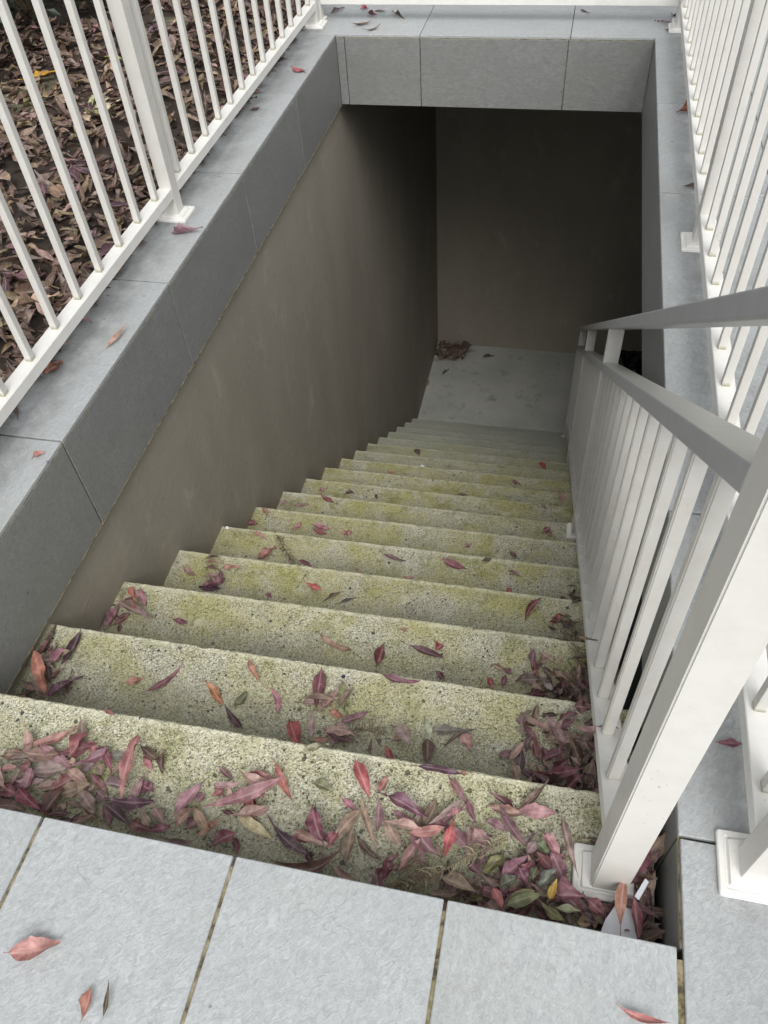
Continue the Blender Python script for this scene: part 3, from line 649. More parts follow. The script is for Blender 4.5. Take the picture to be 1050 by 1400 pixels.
 (3, 1.113, 0.634, -0.493, -1.24, 0.049, 0.013, 'brown', 0), (3, 1.144, 0.673, -0.501, -0.59, 0.032, 0.019, 'brown', 0), (2, 1.143, 0.358, -0.164, -0.01, 0.081, 0.013, 'mauve', 0),
 (2, 1.164, 0.369, -0.164, 0.0, 0.045, 0.012, 'pink', 0), (3, 1.134, 0.631, -0.296, -0.07, 0.054, 0.007, 'brown', 0.1), (2, 0.522, 0.387, -0.309, -0.92, 0.078, 0.013, 'pink', -0.5),
 (2, 0.613, 0.429, -0.309, -1.43, 0.091, 0.027, 'wine', 0), (2, 0.62, 0.399, -0.309, 0.3, 0.086, 0.015, 'pinktan', 0), (2, 0.668, 0.421, -0.309, -1.26, 0.065, 0.016, 'olive', 0),
 (2, 0.664, 0.38, -0.309, -0.32, 0.032, 0.014, 'salmon', 0), (2, 0.703, 0.378, -0.303, 0.53, 0.063, 0.016, 'wine', 0), (2, 0.621, 0.354, -0.309, -1.38, 0.062, 0.014, 'pinktan', 0),
 (2, 0.593, 0.323, -0.303, -0.97, 0.064, 0.026, 'red', 0), (2, 0.643, 0.323, -0.309, 0.23, 0.043, 0.012, 'salmon', 0), (2, 0.671, 0.336, -0.303, -1.53, 0.051, 0.013, 'pinktan', 0),
 (1, 0.688, 0.226, -0.116, 0.39, 0.039, 0.012, 'sage', 0), (2, 0.887, 0.384, -0.303, 0.17, 0.058, 0.02, 'sage', 0), (2, 0.845, 0.384, -0.309, -1.14, 0.053, 0.013, 'cream', 0),
 (2, 0.854, 0.332, -0.303, -1.41, 0.049, 0.023, 'brown', 0), (1, 0.893, 0.216, -0.104, -0.02, 0.082, 0.013, 'purple', 0.1), (2, 0.771, 0.471, -0.303, -0.07, 0.087, 0.015, 'wine', 0),
 (2, 0.923, 0.367, -0.303, -0.93, 0.035, 0.022, 'pinktan', 0), (2, 0.917, 0.36, -0.305, 0.71, 0.094, 0.01, 'brown', -0.8), (2, 0.797, 0.35, -0.309, 0.19, 0.032, 0.012, 'pink', 0),
 (2, 0.782, 0.316, -0.309, -1.09, 0.041, 0.013, 'red', 0), (2, 0.745, 0.324, -0.309, 1.63, 0.032, 0.006, 'brown', 0), (1, 0.935, 0.225, -0.116, -0.46, 0.011, 0.008, 'salmon', 0),
 (3, 0.685, 0.634, -0.501, 1.51, 0.068, 0.024, 'wine', 0), (3, 0.783, 0.663, -0.501, -0.24, 0.112, 0.018, 'purple', 0), (3, 0.819, 0.682, -0.501, 0.89, 0.028, 0.02, 'red', 0),
 (3, 0.589, 0.641, -0.501, -0.2, 0.059, 0.013, 'pinktan', 0), (3, 0.833, 0.607, -0.501, -0.66, 0.034, 0.011, 'wine', 0), (3, 0.95, 0.609, -0.501, -1.11, 0.029, 0.015, 'salmon', 0),
 (2, 0.064, 0.432, -0.309, -1.54, 0.094, 0.019, 'purple', 0), (2, 0.04, 0.348, -0.284, -0.9, 0.1, 0.025, 'salmon', 0), (2, 0.045, 0.394, -0.299, 1.28, 0.048, 0.02, 'mauve', 0),
 (2, 0.052, 0.318, -0.289, -0.55, 0.06, 0.023, 'pinktan', 0), (2, 0.082, 0.327, -0.297, 1.18, 0.048, 0.023, 'wine', 0), (2, 0.104, 0.327, -0.297, 1.07, 0.077, 0.017, 'purple', 0),
 (2, 0.017, 0.31, -0.303, 0.57, 0.03, 0.019, 'brown', 0), (2, 0.005, 0.457, -0.309, -1.35, 0.096, 0.01, 'brown', 0.2), (2, 0.053, 0.367, -0.309, 0.75, 0.022, 0.013, 'tan', 0),
 (2, 0.226, 0.377, -0.309, 0.45, 0.041, 0.017, 'pink', 0), (2, 0.288, 0.388, -0.309, 0.99, 0.096, 0.014, 'wine', 0.15), (2, 0.404, 0.381, -0.309, -0.67, 0.064, 0.017, 'orange', 0),
 (2, 0.463, 0.374, -0.309, 1.08, 0.038, 0.018, 'green', 0), (2, 0.463, 0.337, -0.309, -0.69, 0.071, 0.014, 'purple', 0.1), (1, 0.312, 0.221, -0.116, -0.27, 0.023, 0.008, 'wine', 0),
 (2, 0.472, 0.446, -0.309, -0.84, 0.072, 0.013, 'salmon', 0.3), (3, 0.054, 0.652, -0.491, -0.3, 0.121, 0.02, 'pinktan', 0.2), (3, -0.002, 0.627, -0.497, 1.49, 0.077, 0.021, 'pink', 0),
 (3, 0.021, 0.621, -0.501, 0.85, 0.053, 0.018, 'mauve', 0), (3, 0.019, 0.709, -0.501, -0.85, 0.045, 0.017, 'red', 0), (3, 0.051, 0.699, -0.501, -0.95, 0.067, 0.02, 'pink', 0),
 (3, 0.052, 0.658, -0.491, -0.05, 0.039, 0.02, 'orange', 0), (3, 0.169, 0.646, -0.501, -0.15, 0.053, 0.014, 'wine', 0), (3, 0.569, 0.653, -0.501, -0.35, 0.101, 0.014, 'pinktan', 0.1),
 (4, 0.041, 0.924, -0.693, -0.55, 0.061, 0.018, 'pinktan', 0), (4, 0.128, 0.893, -0.687, 0.52, 0.085, 0.031, 'wine', 0), (4, 0.126, 0.877, -0.693, 0.04, 0.075, 0.023, 'purple', 0),
 (4, 0.156, 0.951, -0.687, 0.24, 0.066, 0.017, 'salmon', 0), (4, 0.097, 0.98, -0.683, 0.04, 0.047, 0.01, 'brown', 0), (4, 0.102, 0.96, -0.683, 0.06, 0.05, 0.01, 'tan', 0),
 (4, 0.11, 0.938, -0.683, -0.04, 0.052, 0.01, 'brown', 0), (4, 0.119, 0.911, -0.683, 0.23, 0.065, 0.02, 'pink', 0), (4, 0.415, 0.933, -0.693, -0.38, 0.065, 0.018, 'red', 0),
 (4, 0.476, 0.905, -0.693, 0.77, 0.059, 0.011, 'brown', -0.4), (4, 0.52, 0.897, -0.693, 0.53, 0.065, 0.01, 'brown', -0.5), (4, 0.3, 0.882, -0.693, -0.63, 0.027, 0.011, 'wine', 0),
 (5, 0.121, 1.236, -0.885, -0.44, 0.071, 0.011, 'pink', 0), (5, 0.169, 1.165, -0.885, 0.89, 0.078, 0.03, 'salmon', 0), (5, 0.3, 1.148, -0.885, -0.37, 0.066, 0.013, 'wine', 0),
 (5, 0.477, 1.147, -0.885, -0.89, 0.028, 0.008, 'pink', 0), (5, 0.56, 1.22, -0.885, -0.32, 0.055, 0.011, 'mauve', 0), (6, 0.019, 1.5, -1.078, -0.86, 0.061, 0.02, 'pinktan', 0),
 (6, -0.005, 1.434, -1.078, 0.15, 0.039, 0.025, 'wine', 0), (6, 0.162, 1.445, -1.078, 1.0, 0.04, 0.019, 'pink', 0), (6, 0.249, 1.459, -1.078, -0.11, 0.073, 0.029, 'pink', 0),
 (6, 0.354, 1.446, -1.078, 0.14, 0.049, 0.024, 'salmon', 0), (6, 0.252, 1.434, -1.078, -0.27, 0.071, 0.019, 'red', 0), (7, -0.002, 1.713, -1.27, 1.17, 0.041, 0.021, 'pinktan', 0),
 (7, 0.075, 1.711, -1.27, 0.25, 0.068, 0.018, 'pink', 0), (7, 0.18, 1.754, -1.27, -0.48, 0.098, 0.021, 'wine', 0), (8, 0.069, 1.97, -1.462, -0.34, 0.039, 0.017, 'pink', 0),
 (8, 0.192, 1.97, -1.462, 0.28, 0.047, 0.014, 'brown', 0), (8, 0.32, 1.974, -1.462, -1.12, 0.039, 0.011, 'brown', 0), (10, 0.26, 2.489, -1.847, -0.17, 0.047, 0.018, 'salmon', 0),
 (5, 0.581, 1.217, -0.885, -0.29, 0.098, 0.013, 'mauve', 0), (5, 0.777, 1.22, -0.885, -0.23, 0.108, 0.027, 'wine', 0), (5, 0.874, 1.254, -0.885, 0.53, 0.042, 0.017, 'brown', 0),
 (6, 0.949, 1.447, -1.078, -0.84, 0.051, 0.017, 'wine', 0), (5, 0.963, 1.216, -0.885, -0.42, 0.061, 0.014, 'mauve', 0), (5, 0.639, 1.145, -0.885, -0.04, 0.047, 0.013, 'pink', 0),
 (5, 0.956, 1.151, -0.885, -0.62, 0.026, 0.021, 'red', 0), (4, 1.032, 0.955, -0.693, 1.16, 0.103, 0.016, 'wine', -0.4), (4, 1.094, 0.933, -0.693, 1.0, 0.043, 0.02, 'red', 0),
 (4, 1.143, 1.005, -0.693, 0.9, 0.036, 0.017, 'brown', 0), (5, 1.12, 1.148, -0.885, -0.67, 0.019, 0.017, 'wine', 0), (3, 0.727, 0.717, -0.501, 0.2, 0.02, 0.01, 'salmon', 0),
 (6, 0.79, 1.454, -1.078, 0.79, 0.037, 0.018, 'pink', 0), (7, 1.069, 1.725, -1.27, -1.08, 0.058, 0.022, 'pink', 0), (12, 1.033, 3.029, -2.232, -0.95, 0.086, 0.025, 'red', 0),
 (10, 0.905, 2.516, -1.847, -0.35, 0.044, 0.025, 'wine', 0), (7, 1.06, 1.731, -1.27, 0.92, 0.046, 0.022, 'pink', 0), (10, 0.254, 2.49, -1.847, -0.17, 0.035, 0.018, 'salmon', 0),
 (12, 0.284, 3.035, -2.232, -0.77, 0.066, 0.034, 'brown', 0), (8, 0.199, 1.974, -1.462, 0.14, 0.049, 0.015, 'brown', 0), (9, 0.672, 2.219, -1.655, 0.04, 0.052, 0.016, 'brown', 0),
 (8, 1.046, 2.027, -1.462, -0.96, 0.05, 0.012, 'tan', 0), (9, 1.127, 2.277, -1.655, -1.06, 0.085, 0.022, 'pinktan', 0), (14, -0.414, 3.543, -2.616, -1.1, 0.1, 0.022, 'brown', 0),
 ('left coping', -0.134, 0.966, 0.004, 1.22, 0.059, 0.034, 'brick', 0.3), ('left coping', -0.035, 1.095, 0.004, 1.31, 0.1, 0.014, 'pinktan', 0.2), ('left coping', -0.026, 0.692, 0.004, 0.81, 0.03, 0.014, 'salmon', 0),
 ('left coping', -0.045, 1.591, 0.004, 0.1, 0.102, 0.032, 'pink', 0.2), ('left coping', -0.043, 2.741, 0.004, -0.37, 0.078, 0.032, 'red', 0), ('left coping', -0.106, 2.396, 0.004, 0.55, 0.048, 0.023, 'brown', 0.3),
 ('back coping', -0.054, 3.384, 0.004, 0.92, 0.076, 0.02, 'purple', -0.3), ('back coping', 0.056, 3.406, 0.004, 0.51, 0.037, 0.03, 'red', 0), ('back coping', 0.106, 3.34, 0.004, -0.73, 0.074, 0.016, 'wine', 0),
 ('back coping', 0.127, 3.386, 0.004, -0.13, 0.063, 0.014, 'brown', 0), ('back coping', 0.216, 3.342, 0.004, -0.86, 0.108, 0.015, 'brown', 0.2), ('back coping', 0.088, 3.225, 0.004, 0.58, 0.092, 0.015, 'brown', 0.3),
 ('back coping', 0.141, 3.17, 0.004, 0.65, 0.081, 0.012, 'brown', 0), ('back coping', 0.974, 3.4, 0.004, -0.88, 0.072, 0.011, 'brown', 0.2), ('back coping', 1.269, 3.276, 0.004, 0.02, 0.062, 0.015, 'wine', 0),
 ('back coping', 1.315, 3.354, 0.004, -0.87, 0.04, 0.014, 'purple', 0), ('back coping', 1.29, 3.194, 0.004, -0.67, 0.045, 0.009, 'brown', 0), ('right coping', 1.325, 2.46, 0.004, -0.13, 0.053, 0.034, 'brick', 0),
 ('right coping', 1.322, 1.973, 0.004, -0.31, 0.046, 0.012, 'brown', 0), ('right coping', 1.34, 1.985, 0.004, 1.28, 0.066, 0.015, 'red', 0), ('right coping', 1.317, 0.289, 0.004, 0.09, 0.042, 0.015, 'wine', 0.2),
 ('landing paving', 0.425, -0.163, 0.008, 0.38, 0.071, 0.025, 'pink', 0.1), ('landing paving', 0.524, -0.208, 0.01, 1.7, 0.039, 0.012, 'salmon', 0.2), ('landing paving', 0.544, -0.2, 0.008, 1.8, 0.048, 0.006, 'brown', 0.2),
 ('landing paving', 1.191, -0.083, 0.008, -0.14, 0.064, 0.009, 'salmon', 0.25), ('lower floor', 0.027, 5.609, -3.366, 0.83, 0.117, 0.034, 'brown', 0), ('lower floor', 0.106, 5.545, -3.366, 0.52, 0.19, 0.034, 'tan', 0),
 ('lower floor', 0.17, 5.428, -3.376, -0.16, 0.189, 0.034, 'brown', 0), ('lower floor', 0.221, 5.625, -3.366, -0.4, 0.186, 0.034, 'brown', 0.3), ('lower floor', 0.051, 5.458, -3.376, 1.03, 0.14, 0.034, 'tan', 0),
 ('lower floor', 0.23, 5.561, -3.366, 0.71, 0.135, 0.034, 'tan', 0), ('lower floor', 0.466, 5.458, -3.376, 0.48, 0.107, 0.034, 'brown', 0), ('lower floor', 0.113, 5.21, -3.386, 0.95, 0.095, 0.03, 'brown', 0),
 ('lower floor', -0.015, 5.036, -3.386, 1.52, 0.104, 0.027, 'tan', 0), ('lower floor', 0.139, 5.48, -3.356, -0.74, 0.143, 0.034, 'brown', 0), ('lower floor', 0.048, 5.37, -3.386, 0.35, 0.081, 0.034, 'tan', 0),
]
COL = {'pink': (.42, .215, .22), 'wine': (.215, .078, .095), 'purple': (.095, .042, .062), 'mauve': (.25, .13, .15), 'red': (.42, .11, .11), 'salmon': (.46, .21, .165),
       'orange': (.52, .22, .12), 'tan': (.33, .24, .17), 'pinktan': (.39, .255, .22), 'greytan': (.29, .22, .19), 'brown': (.14, .088, .062), 'brick': (.24, .06, .035),
       'cream': (.48, .41, .30), 'green': (.13, .17, .065), 'sage': (.18, .205, .14), 'olive': (.23, .22, .095), 'yellow': (.48, .34, .06)}
WORD = {'pink': 'rose pink', 'wine': 'wine red', 'purple': 'dark purple', 'mauve': 'dull mauve', 'red': 'bright red', 'salmon': 'salmon coloured', 'orange': 'orange', 'tan': 'tan', 'pinktan': 'faded pinkish tan',
        'greytan': 'greyish tan', 'brown': 'dark brown', 'brick': 'brick red', 'cream': 'cream coloured', 'green': 'fresh green', 'sage': 'sage green', 'olive': 'olive green', 'yellow': 'yellow'}
def leaf_geo(Ln, Wd, bend, rng, curl=None, fold=None, nu=12, tip_up=None):
    """lance-shaped blade along +x, centred; returns verts, faces, uvs (thin folded and curled sheet with a stalk)"""
    nv = 4
    fold = rng.uniform(.05, .55) if fold is None else fold
    curl = rng.uniform(-.4, .7) if curl is None else curl
    tw = rng.uniform(-.8, .8); wav = rng.uniform(0, 6.28); wa = rng.uniform(.0, .22) * Wd
    peak = rng.uniform(.30, .58); pw = rng.uniform(.75, 1.5); stalk = rng.uniform(.05, .16); rag = rng.uniform(0, .07); roll = rng.uniform(0, 1.2) if rng.random() < .45 else 0; kink = rng.uniform(-.35, .35) if rng.random() < .4 else 0; kp = rng.uniform(.35, .7); asym = rng.uniform(-.25, .25)
    V = []; F = []; U = []
    for i in range(nu + 1):
        u = i / nu
        # half width: narrow stalk then lance shape
        if u < stalk: hw = .045
        else:
            t = (u - stalk) / (1 - stalk)
            hw = (math.sin(math.pi * t ** (math.log(.5) / math.log(peak))) ** pw) if 0 < t < 1 else .02
            hw = max(hw, .03) * (1 + rag * math.sin(u * 23 + wav) + rag * math.sin(u * 41 + wav * 2))
        hw *= Wd / 2
        x = (u - .5) * Ln
        side = bend * Ln * ((u - .5) ** 2 - .25) * 1.0
        zc = curl * Ln * ((u - .5) ** 2) * 1.1 + (kink * Ln * (u - kp) if u > kp else 0)
        th = tw * (u - .5) * 1.6
        for j in range(nv + 1):
            v = j / nv; s = (v - .5) * 2 * hw
            s *= (1 + asym * (1 if v > .5 else -1))
            dz = fold * abs(s) + roll * (abs(s) / max(Wd / 2, 1e-4)) ** 2 * abs(s) + wa * math.sin(u * 14 + wav + (3 if v > .5 else 0)) * abs(v - .5) * 2
            yy = s * math.cos(th) - dz * math.sin(th); zz = s * math.sin(th) + dz * math.cos(th)
            V.append(Vector((x, side + yy, zc + zz))); U.append((u, v))
    for i in range(nu):
        for j in range(nv):
            a = i * (nv + 1) + j; F.append((a, a + nv + 1, a + nv + 2, a + 1))
    zm = min(v.z for v in V)
    for v in V: v.z -= zm
    return V, F, U
def leaf_obj(x, y, z, ang, Ln, Wd, colr, bend, rng, name='fallen_leaf', tilt=None, curl=None):
    V, F, U = leaf_geo(Ln, Wd, bend, rng, curl=curl)
    me = bpy.data.meshes.new(name); me.from_pydata(V, [], F)
    uv = me.uv_layers.new(name='UVMap')
    for p in me.polygons:
        p.use_smooth = True
        for li, vi in zip(p.loop_indices, p.vertices): uv.data[li].uv = U[vi]
    me.materials.append(M['leaf'])
    o = bpy.data.objects.new(name, me); col.objects.link(o)
    o.location = (x, y, z)
    if tilt is None: tilt = (rng.uniform(-.15, .15), rng.uniform(-.06, .06))
    o.rotation_euler = (tilt[0], tilt[1], ang)
    j = [1 + rng.uniform(-.16, .16) for _ in range(3)]; b = 1 + rng.uniform(-.12, .12)
    o.color = (*[min(1, c * b * jj) for c, jj in zip(COL[colr], j)], 1)
    return o
ORD = ['first', 'second', 'third', 'fourth', 'fifth', 'sixth', 'seventh', 'eighth', 'ninth', 'tenth', 'eleventh', 'twelfth', 'thirteenth', 'fourteenth', 'fifteenth', 'sixteenth', 'seventeenth', 'eighteenth', 'nineteenth', 'twentieth',
       'twenty-first', 'twenty-second', 'twenty-third', 'twenty-fourth', 'twenty-fifth', 'twenty-sixth', 'twenty-seventh', 'twenty-eighth', 'twenty-ninth', 'thirtieth'] + ['thirty-' + q for q in ('first', 'second', 'third', 'fourth', 'fifth', 'sixth', 'seventh', 'eighth')]
def place_word(k):
    if isinstance(k, int): return 'top step' if k == 1 else ORD[k - 1] + ' step'
    return k
byk = {}
for i, e in enumerate(LEAVES): byk.setdefault((e[0], e[7]), []).append(i)
labels = {}
for (k, c), idx in byk.items():
    idx.sort(key=lambda i: LEAVES[i][1])
    n = len(idx)
    for r, i in enumerate(idx):
        e = LEAVES[i]; long_ = e[5]; 
        s = ('long narrow' if e[5] / e[6] > 5 else 'broad' if e[5] / e[6] < 2.4 else 'slim')
        if e[8] and abs(e[8]) >= .3: s = 'curved'
        if n == 1: lab = '%s %s leaf, only one of its colour on the %s' % (s, WORD[c], place_word(k))
        else:
            w = 'leftmost' if r == 0 else 'rightmost' if r == n - 1 else ORD[r] + ' from left'
            lab = '%s %s leaf, %s of its colour on the %s' % (s, WORD[c], w, place_word(k))
        labels[i] = lab
rng = random.Random(11)
for i, (k, x, y, z, ang, Ln, Wd, c, bend) in enumerate(LEAVES):
    o = leaf_obj(x, y, z - .002, ang, Ln * (1.12 if k in (1, 2) else 1.0), Wd * 1.04, c, bend + rng.uniform(-.12, .12), rng)
    tag(o, labels[i], 'leaf', 'fallen leaves on the stairs and tiles')

# debris that nobody could count: crumbs and torn litter packed under the leaves in the corners
def litter_mesh(name, items, mat):
    V = []; F = []; U = []; C = []
    for (mtx, geo, c) in items:
        b = len(V); V += [mtx @ v for v in geo[0]]; F += [tuple(q + b for q in f) for f in geo[1]]; U += geo[2]; C += [c] * len(geo[0])
    me = bpy.data.meshes.new(name); me.from_pydata(V, [], F)
    uv = me.uv_layers.new(name='UVMap'); ca = me.color_attributes.new('Col', 'FLOAT_COLOR', 'POINT')
    flat = []
    for cc in C: flat += [*cc, 1.0]
    ca.data.foreach_set('color', flat)
    uvs = []
    for p in me.polygons:
        for vi in p.vertices: uvs += list(U[vi])
    uv.data.foreach_set('uv', uvs)
    me.polygons.foreach_set('use_smooth', [True] * len(me.polygons))
    me.materials.append(mat)
    o = bpy.data.objects.new(name, me); col.objects.link(o); return o
def rnd_leaf_item(rng, x, y, z, Lr, cols, nu=6, tz=.5):
    Ln = rng.uniform(*Lr); Wd = Ln * rng.uniform(.18, .38)
    geo = leaf_geo(Ln, Wd, rng.uniform(-.4, .4), rng, nu=nu)
    m = Matrix.Translation((x, y, z)) @ Euler((rng.uniform(-tz, tz), rng.uniform(-tz, tz), rng.uniform(0, 6.28))).to_matrix().to_4x4()
    b = rng.uniform(.6, 1.25); c = rng.choice(cols)
    return (m, geo, [min(1, q * b) for q in COL[c]])
def heap(x0, x1, y0, y1, z, n, hgt, cols, Lr, seed, nm='leaf_litter'):
    r = random.Random(seed); it = []
    for _ in range(n):
        u, v = r.random(), r.random()
        it.append(rnd_leaf_item(r, x0 + (x1 - x0) * u, y0 + (y1 - y0) * v, z + .003 + r.random() ** 1.5 * hgt, Lr, cols))
    return it
dk = ['wine', 'purple', 'brown', 'brown', 'mauve', 'greytan', 'tan', 'pinktan', 'greytan']
its = []
its += heap(.93, 1.225, .012, .062, nz(1), 70, .016, dk + ['olive'], (.03, .06), 1)
its += heap(1.0, 1.105, .05, .14, nz(1), 45, .012, dk, (.02, .05), 2)
its += heap(1.19, 1.225, .0, .22, nz(1), 60, .03, dk, (.03, .07), 3)
its += heap(1.02, 1.22, .27, .45, nz(2), 75, .018, dk, (.025, .06), 4)
its += heap(1.08, 1.22, .22, .33, nz(2), 50, .03, dk, (.03, .06), 5)
its += heap(1.03, 1.22, .52, .70, nz(3), 80, .022, dk, (.025, .06), 6)
its += heap(1.08, 1.22, .77, .95, nz(4), 45, .015, ['brown', 'brown', 'purple', 'greytan'], (.02, .05), 7)
its += heap(1.12, 1.22, 1.03, 1.2, nz(5), 22, .01, ['brown', 'purple'], (.02, .04), 8)
its += heap(.05, .35, .01, .06, nz(1), 30, .010, dk, (.03, .05), 9)
its += heap(.0, .06, .25, .42, nz(2), 25, .014, dk, (.02, .05), 10)
its += heap(-.01, .03, .5, .70, nz(3), 10, .008, ['mauve', 'pinktan', 'wine'], (.02, .045), 12)
rc = random.Random(77)
for (k, x, y, z, ang, Ln, Wd, c, bend) in LEAVES:
    if not isinstance(k, int) or k > 4: continue
    near_ = sum(1 for q in LEAVES if q[0] == k and math.hypot(q[1] - x, q[2] - y) < .06)
    if near_ < 5 or (k == 1 and .42 < x < .60): continue
    for _ in range(1 if rc.random() < .8 else 0):
        yy = max(ny(k - 1) + .02 if k > 1 else .012, y + rc.gauss(0, .022)); xx = x + rc.gauss(0, .028)
        if xx > 1.09 and k == 1 and yy > .055: continue
        its.append(rnd_leaf_item(rc, min(max(xx, .02), 1.2), min(yy, ny(k) - .02), nz(k) + .003 + rc.random() * .012, (.035, .08), ['tan', 'pinktan', 'mauve', 'greytan', 'wine', 'brown', 'pinktan', 'tan'], 8, .3))
o = litter_mesh('leaf_litter', its, M['litter']); tag(o, 'brown and wine coloured leaf crumbs packed into the corners of the upper steps', 'leaf litter', kind='stuff')
its = []
its += heap(-.01, .26, 5.38, 5.62, ZF, 80, .04, ['brown', 'brown', 'tan', 'brown', 'greytan'], (.05, .12), 13)
for k in range(2, N + 1):
    r = random.Random(40 + k)
    for _ in range(9 if k < 12 else 5):
        its.append(rnd_leaf_item(r, r.uniform(0, 1.15), ny(k - 1) + r.uniform(.012, .05), nz(k) + .002, (.008, .022), ['brown', 'purple', 'brown', 'tan'], 4, .2))
o = litter_mesh('leaf_crumbs', its, M['litter']); tag(o, 'dead brown leaf bits scattered on lower steps and in the bottom corner', 'leaf litter', kind='stuff')

# ---- dried sprays of needles and twigs on the steps
def tube(bm, pts, r0, r1, seg=5):
    prev = None
    for i, p in enumerate(pts):
        t = (Vector(pts[min(i + 1, len(pts) - 1)]) - Vector(pts[max(i - 1, 0)])).normalized()
        a = t.cross(Vector((0, 0, 1))); a = a.normalized() if a.length > .01 else Vector((1, 0, 0)); b = t.cross(a)
        r = r0 + (r1 - r0) * i / (len(pts) - 1)
        ring = [bm.verts.new(Vector(p) + a * r * math.cos(q * 2 * math.pi / seg) + b * r * math.sin(q * 2 * math.pi / seg)) for q in range(seg)]
        if prev:
            for q in range(seg): bm.faces.new((prev[q], prev[(q + 1) % seg], ring[(q + 1) % seg], ring[q]))
        prev = ring
def spray(name, pts, n, ln, lab, mat_stem, mat_needle, seed, rad=.0013, nr=.0007, lift=.010, cat='twig'):
    r = random.Random(seed); t = tag(empty(name, pts[0]), lab, cat)
    o0 = Vector(pts[0])
    bm = bmesh.new(); tube(bm, [Vector(p) - o0 for p in pts], rad, rad * .6); link_mesh('stem', bm, mat_stem, t, True)
    bm = bmesh.new(); P = [Vector(p) - o0 for p in pts]
    for i in range(n):
        u = (i + r.random()) / n * (len(P) - 1); a = int(min(u, len(P) - 1.001)); p = P[a].lerp(P[a + 1], u - a)
        d = (P[a + 1] - P[a]).normalized(); s = Vector((-d.y, d.x, 0)) * (1 if r.random() < .5 else -1)
        L_ = ln * r.uniform(.35, 1.2); up_ = r.uniform(-.1, .7); fw = r.uniform(.1, 1.3); dr = r.uniform(-.5, .3)
        q = [p, p + (s * .6 + d * .25 * fw + Vector((0, 0, up_))) * L_ * .5, p + (s * .7 + d * fw * .6 + Vector((0, 0, up_ * .9))) * L_ * .8, p + (s * (.7 - abs(dr) * .3) + d * fw + Vector((0, 0, up_ + dr))) * L_]
        tube(bm, q, nr, nr * .3, 4)
    link_mesh('needles', bm, mat_needle, t, True)
    return t
zt = nz(1)
spray('needle_spray', [(1.012, .120, zt + .044), (.985, .102, zt + .042), (.954, .080, zt + .038), (.919, .054, zt + .032), (.884, .034, zt + .022), (.86, .022, zt + .014)], 60, .019,
      'dry greyish spiky sprig on the top step beside the leaf heap', M['twig'], M['needle'], 3, .0024, .0017)
spray('needle_spray', [(.905, .072, zt + .026), (.885, .045, zt + .022), (.872, .018, zt + .014)], 40, .03,
      'smaller brown tuft of needles against the landing edge under the sprig', M['twig'], M['twig'], 5, .0014, .0009)
spray('dead_sprig', [(.694, .335, nz(2) + .004), (.715, .347, nz(2) + .010), (.742, .360, nz(2) + .012), (.765, .352, nz(2) + .006)], 26, .028,
      'tangled dark brown sprig at the back of the second step, mid stair', M['twig'], M['twig'], 6, .0014, .0009)
spray('dead_sprig', [(.181, 1.246, nz(5) + .003), (.205, 1.21, nz(5) + .006), (.24, 1.175, nz(5) + .005), (.268, 1.14, nz(5) + .004)], 60, .022,
      'feathery brown sprig lying across the fifth step near the wall', M['twig'], M['twig'], 8, .0014, .0009)
spray('dead_sprig', [(1.125, .555, nz(3) + .02), (1.13, .62, nz(3) + .02), (1.14, .69, nz(3) + .012), (1.14, .735, nz(3) + .01)], 46, .045,
      'matted brown twigs heaped on the third step against the balustrade', M['twig'], M['twig'], 9, .002, .0011)
spray('dead_sprig', [(1.12, .80, nz(4) + .01), (1.135, .86, nz(4) + .02), (1.14, .93, nz(4) + .012)], 36, .04,
      'matted brown twigs on the fourth step against the balustrade', M['twig'], M['twig'], 10, .002, .0011)

# ---- scraps of paper and pebbles
def paper(name, pts, lab, cat='paper scrap'):
    c = sum((Vector(p) for p in pts), Vector()) / len(pts)
    t = bmesh.new(); vs = [t.verts.new(Vector(p) - c) for p in pts]; f = t.faces.new(vs)
    bmesh.ops.triangulate(t, faces=[f]); bmesh.ops.subdivide_edges(t, edges=t.edges[:], cuts=3, use_grid_fill=True)
    for v in t.verts: v.co.z += .0020 * noise.noise((v.co + c) * 45)
    r = bmesh.ops.solidify(t, geom=t.faces[:], thickness=.0006)
    o = link_mesh(name, t, M['paper'], None, False); o.location = c; tag(o, lab, cat); return o
zp = nz(1) + .042
paper('paper_scrap', [(1.150, .010, zp - .014), (1.160, .040, zp - .012), (1.176, .066, zp - .010), (1.196, .062, zp - .010), (1.205, .010, zp - .013)],
      'torn white paper sheet under a red leaf in front of the balustrade post')
paper('paper_scrap', [(1.199, .078, zp - .010), (1.213, .104, zp - .006), (1.218, .100, zp - .006), (1.205, .074, zp - .010)], 'narrow white paper strip beside the larger paper sheet at the post')
paper('paper_scrap', [(.362, 2.69, nz(11) + .004), (.385, 2.68, nz(11) + .004), (.392, 2.735, nz(11) + .02), (.372, 2.745, nz(11) + .016)], 'small white paper scrap low on the stairs near a brown leaf')
def pebble(x, y, z, r, lab):
    bm = bmesh.new(); bmesh.ops.create_icosphere(bm, subdivisions=2, radius=r)
    for v in bm.verts: v.co *= 1 + .25 * noise.noise(v.co * 120 + Vector((x, y, 0))); v.co.z *= .65
    o = link_mesh('pebble', bm, M['paper'], None, True); o.location = (x, y, z + r * .55); tag(o, lab, 'pebble')
pebble(.0, 1.252, nz(5), .006, 'small white pebble at the left end of the fifth step edge')

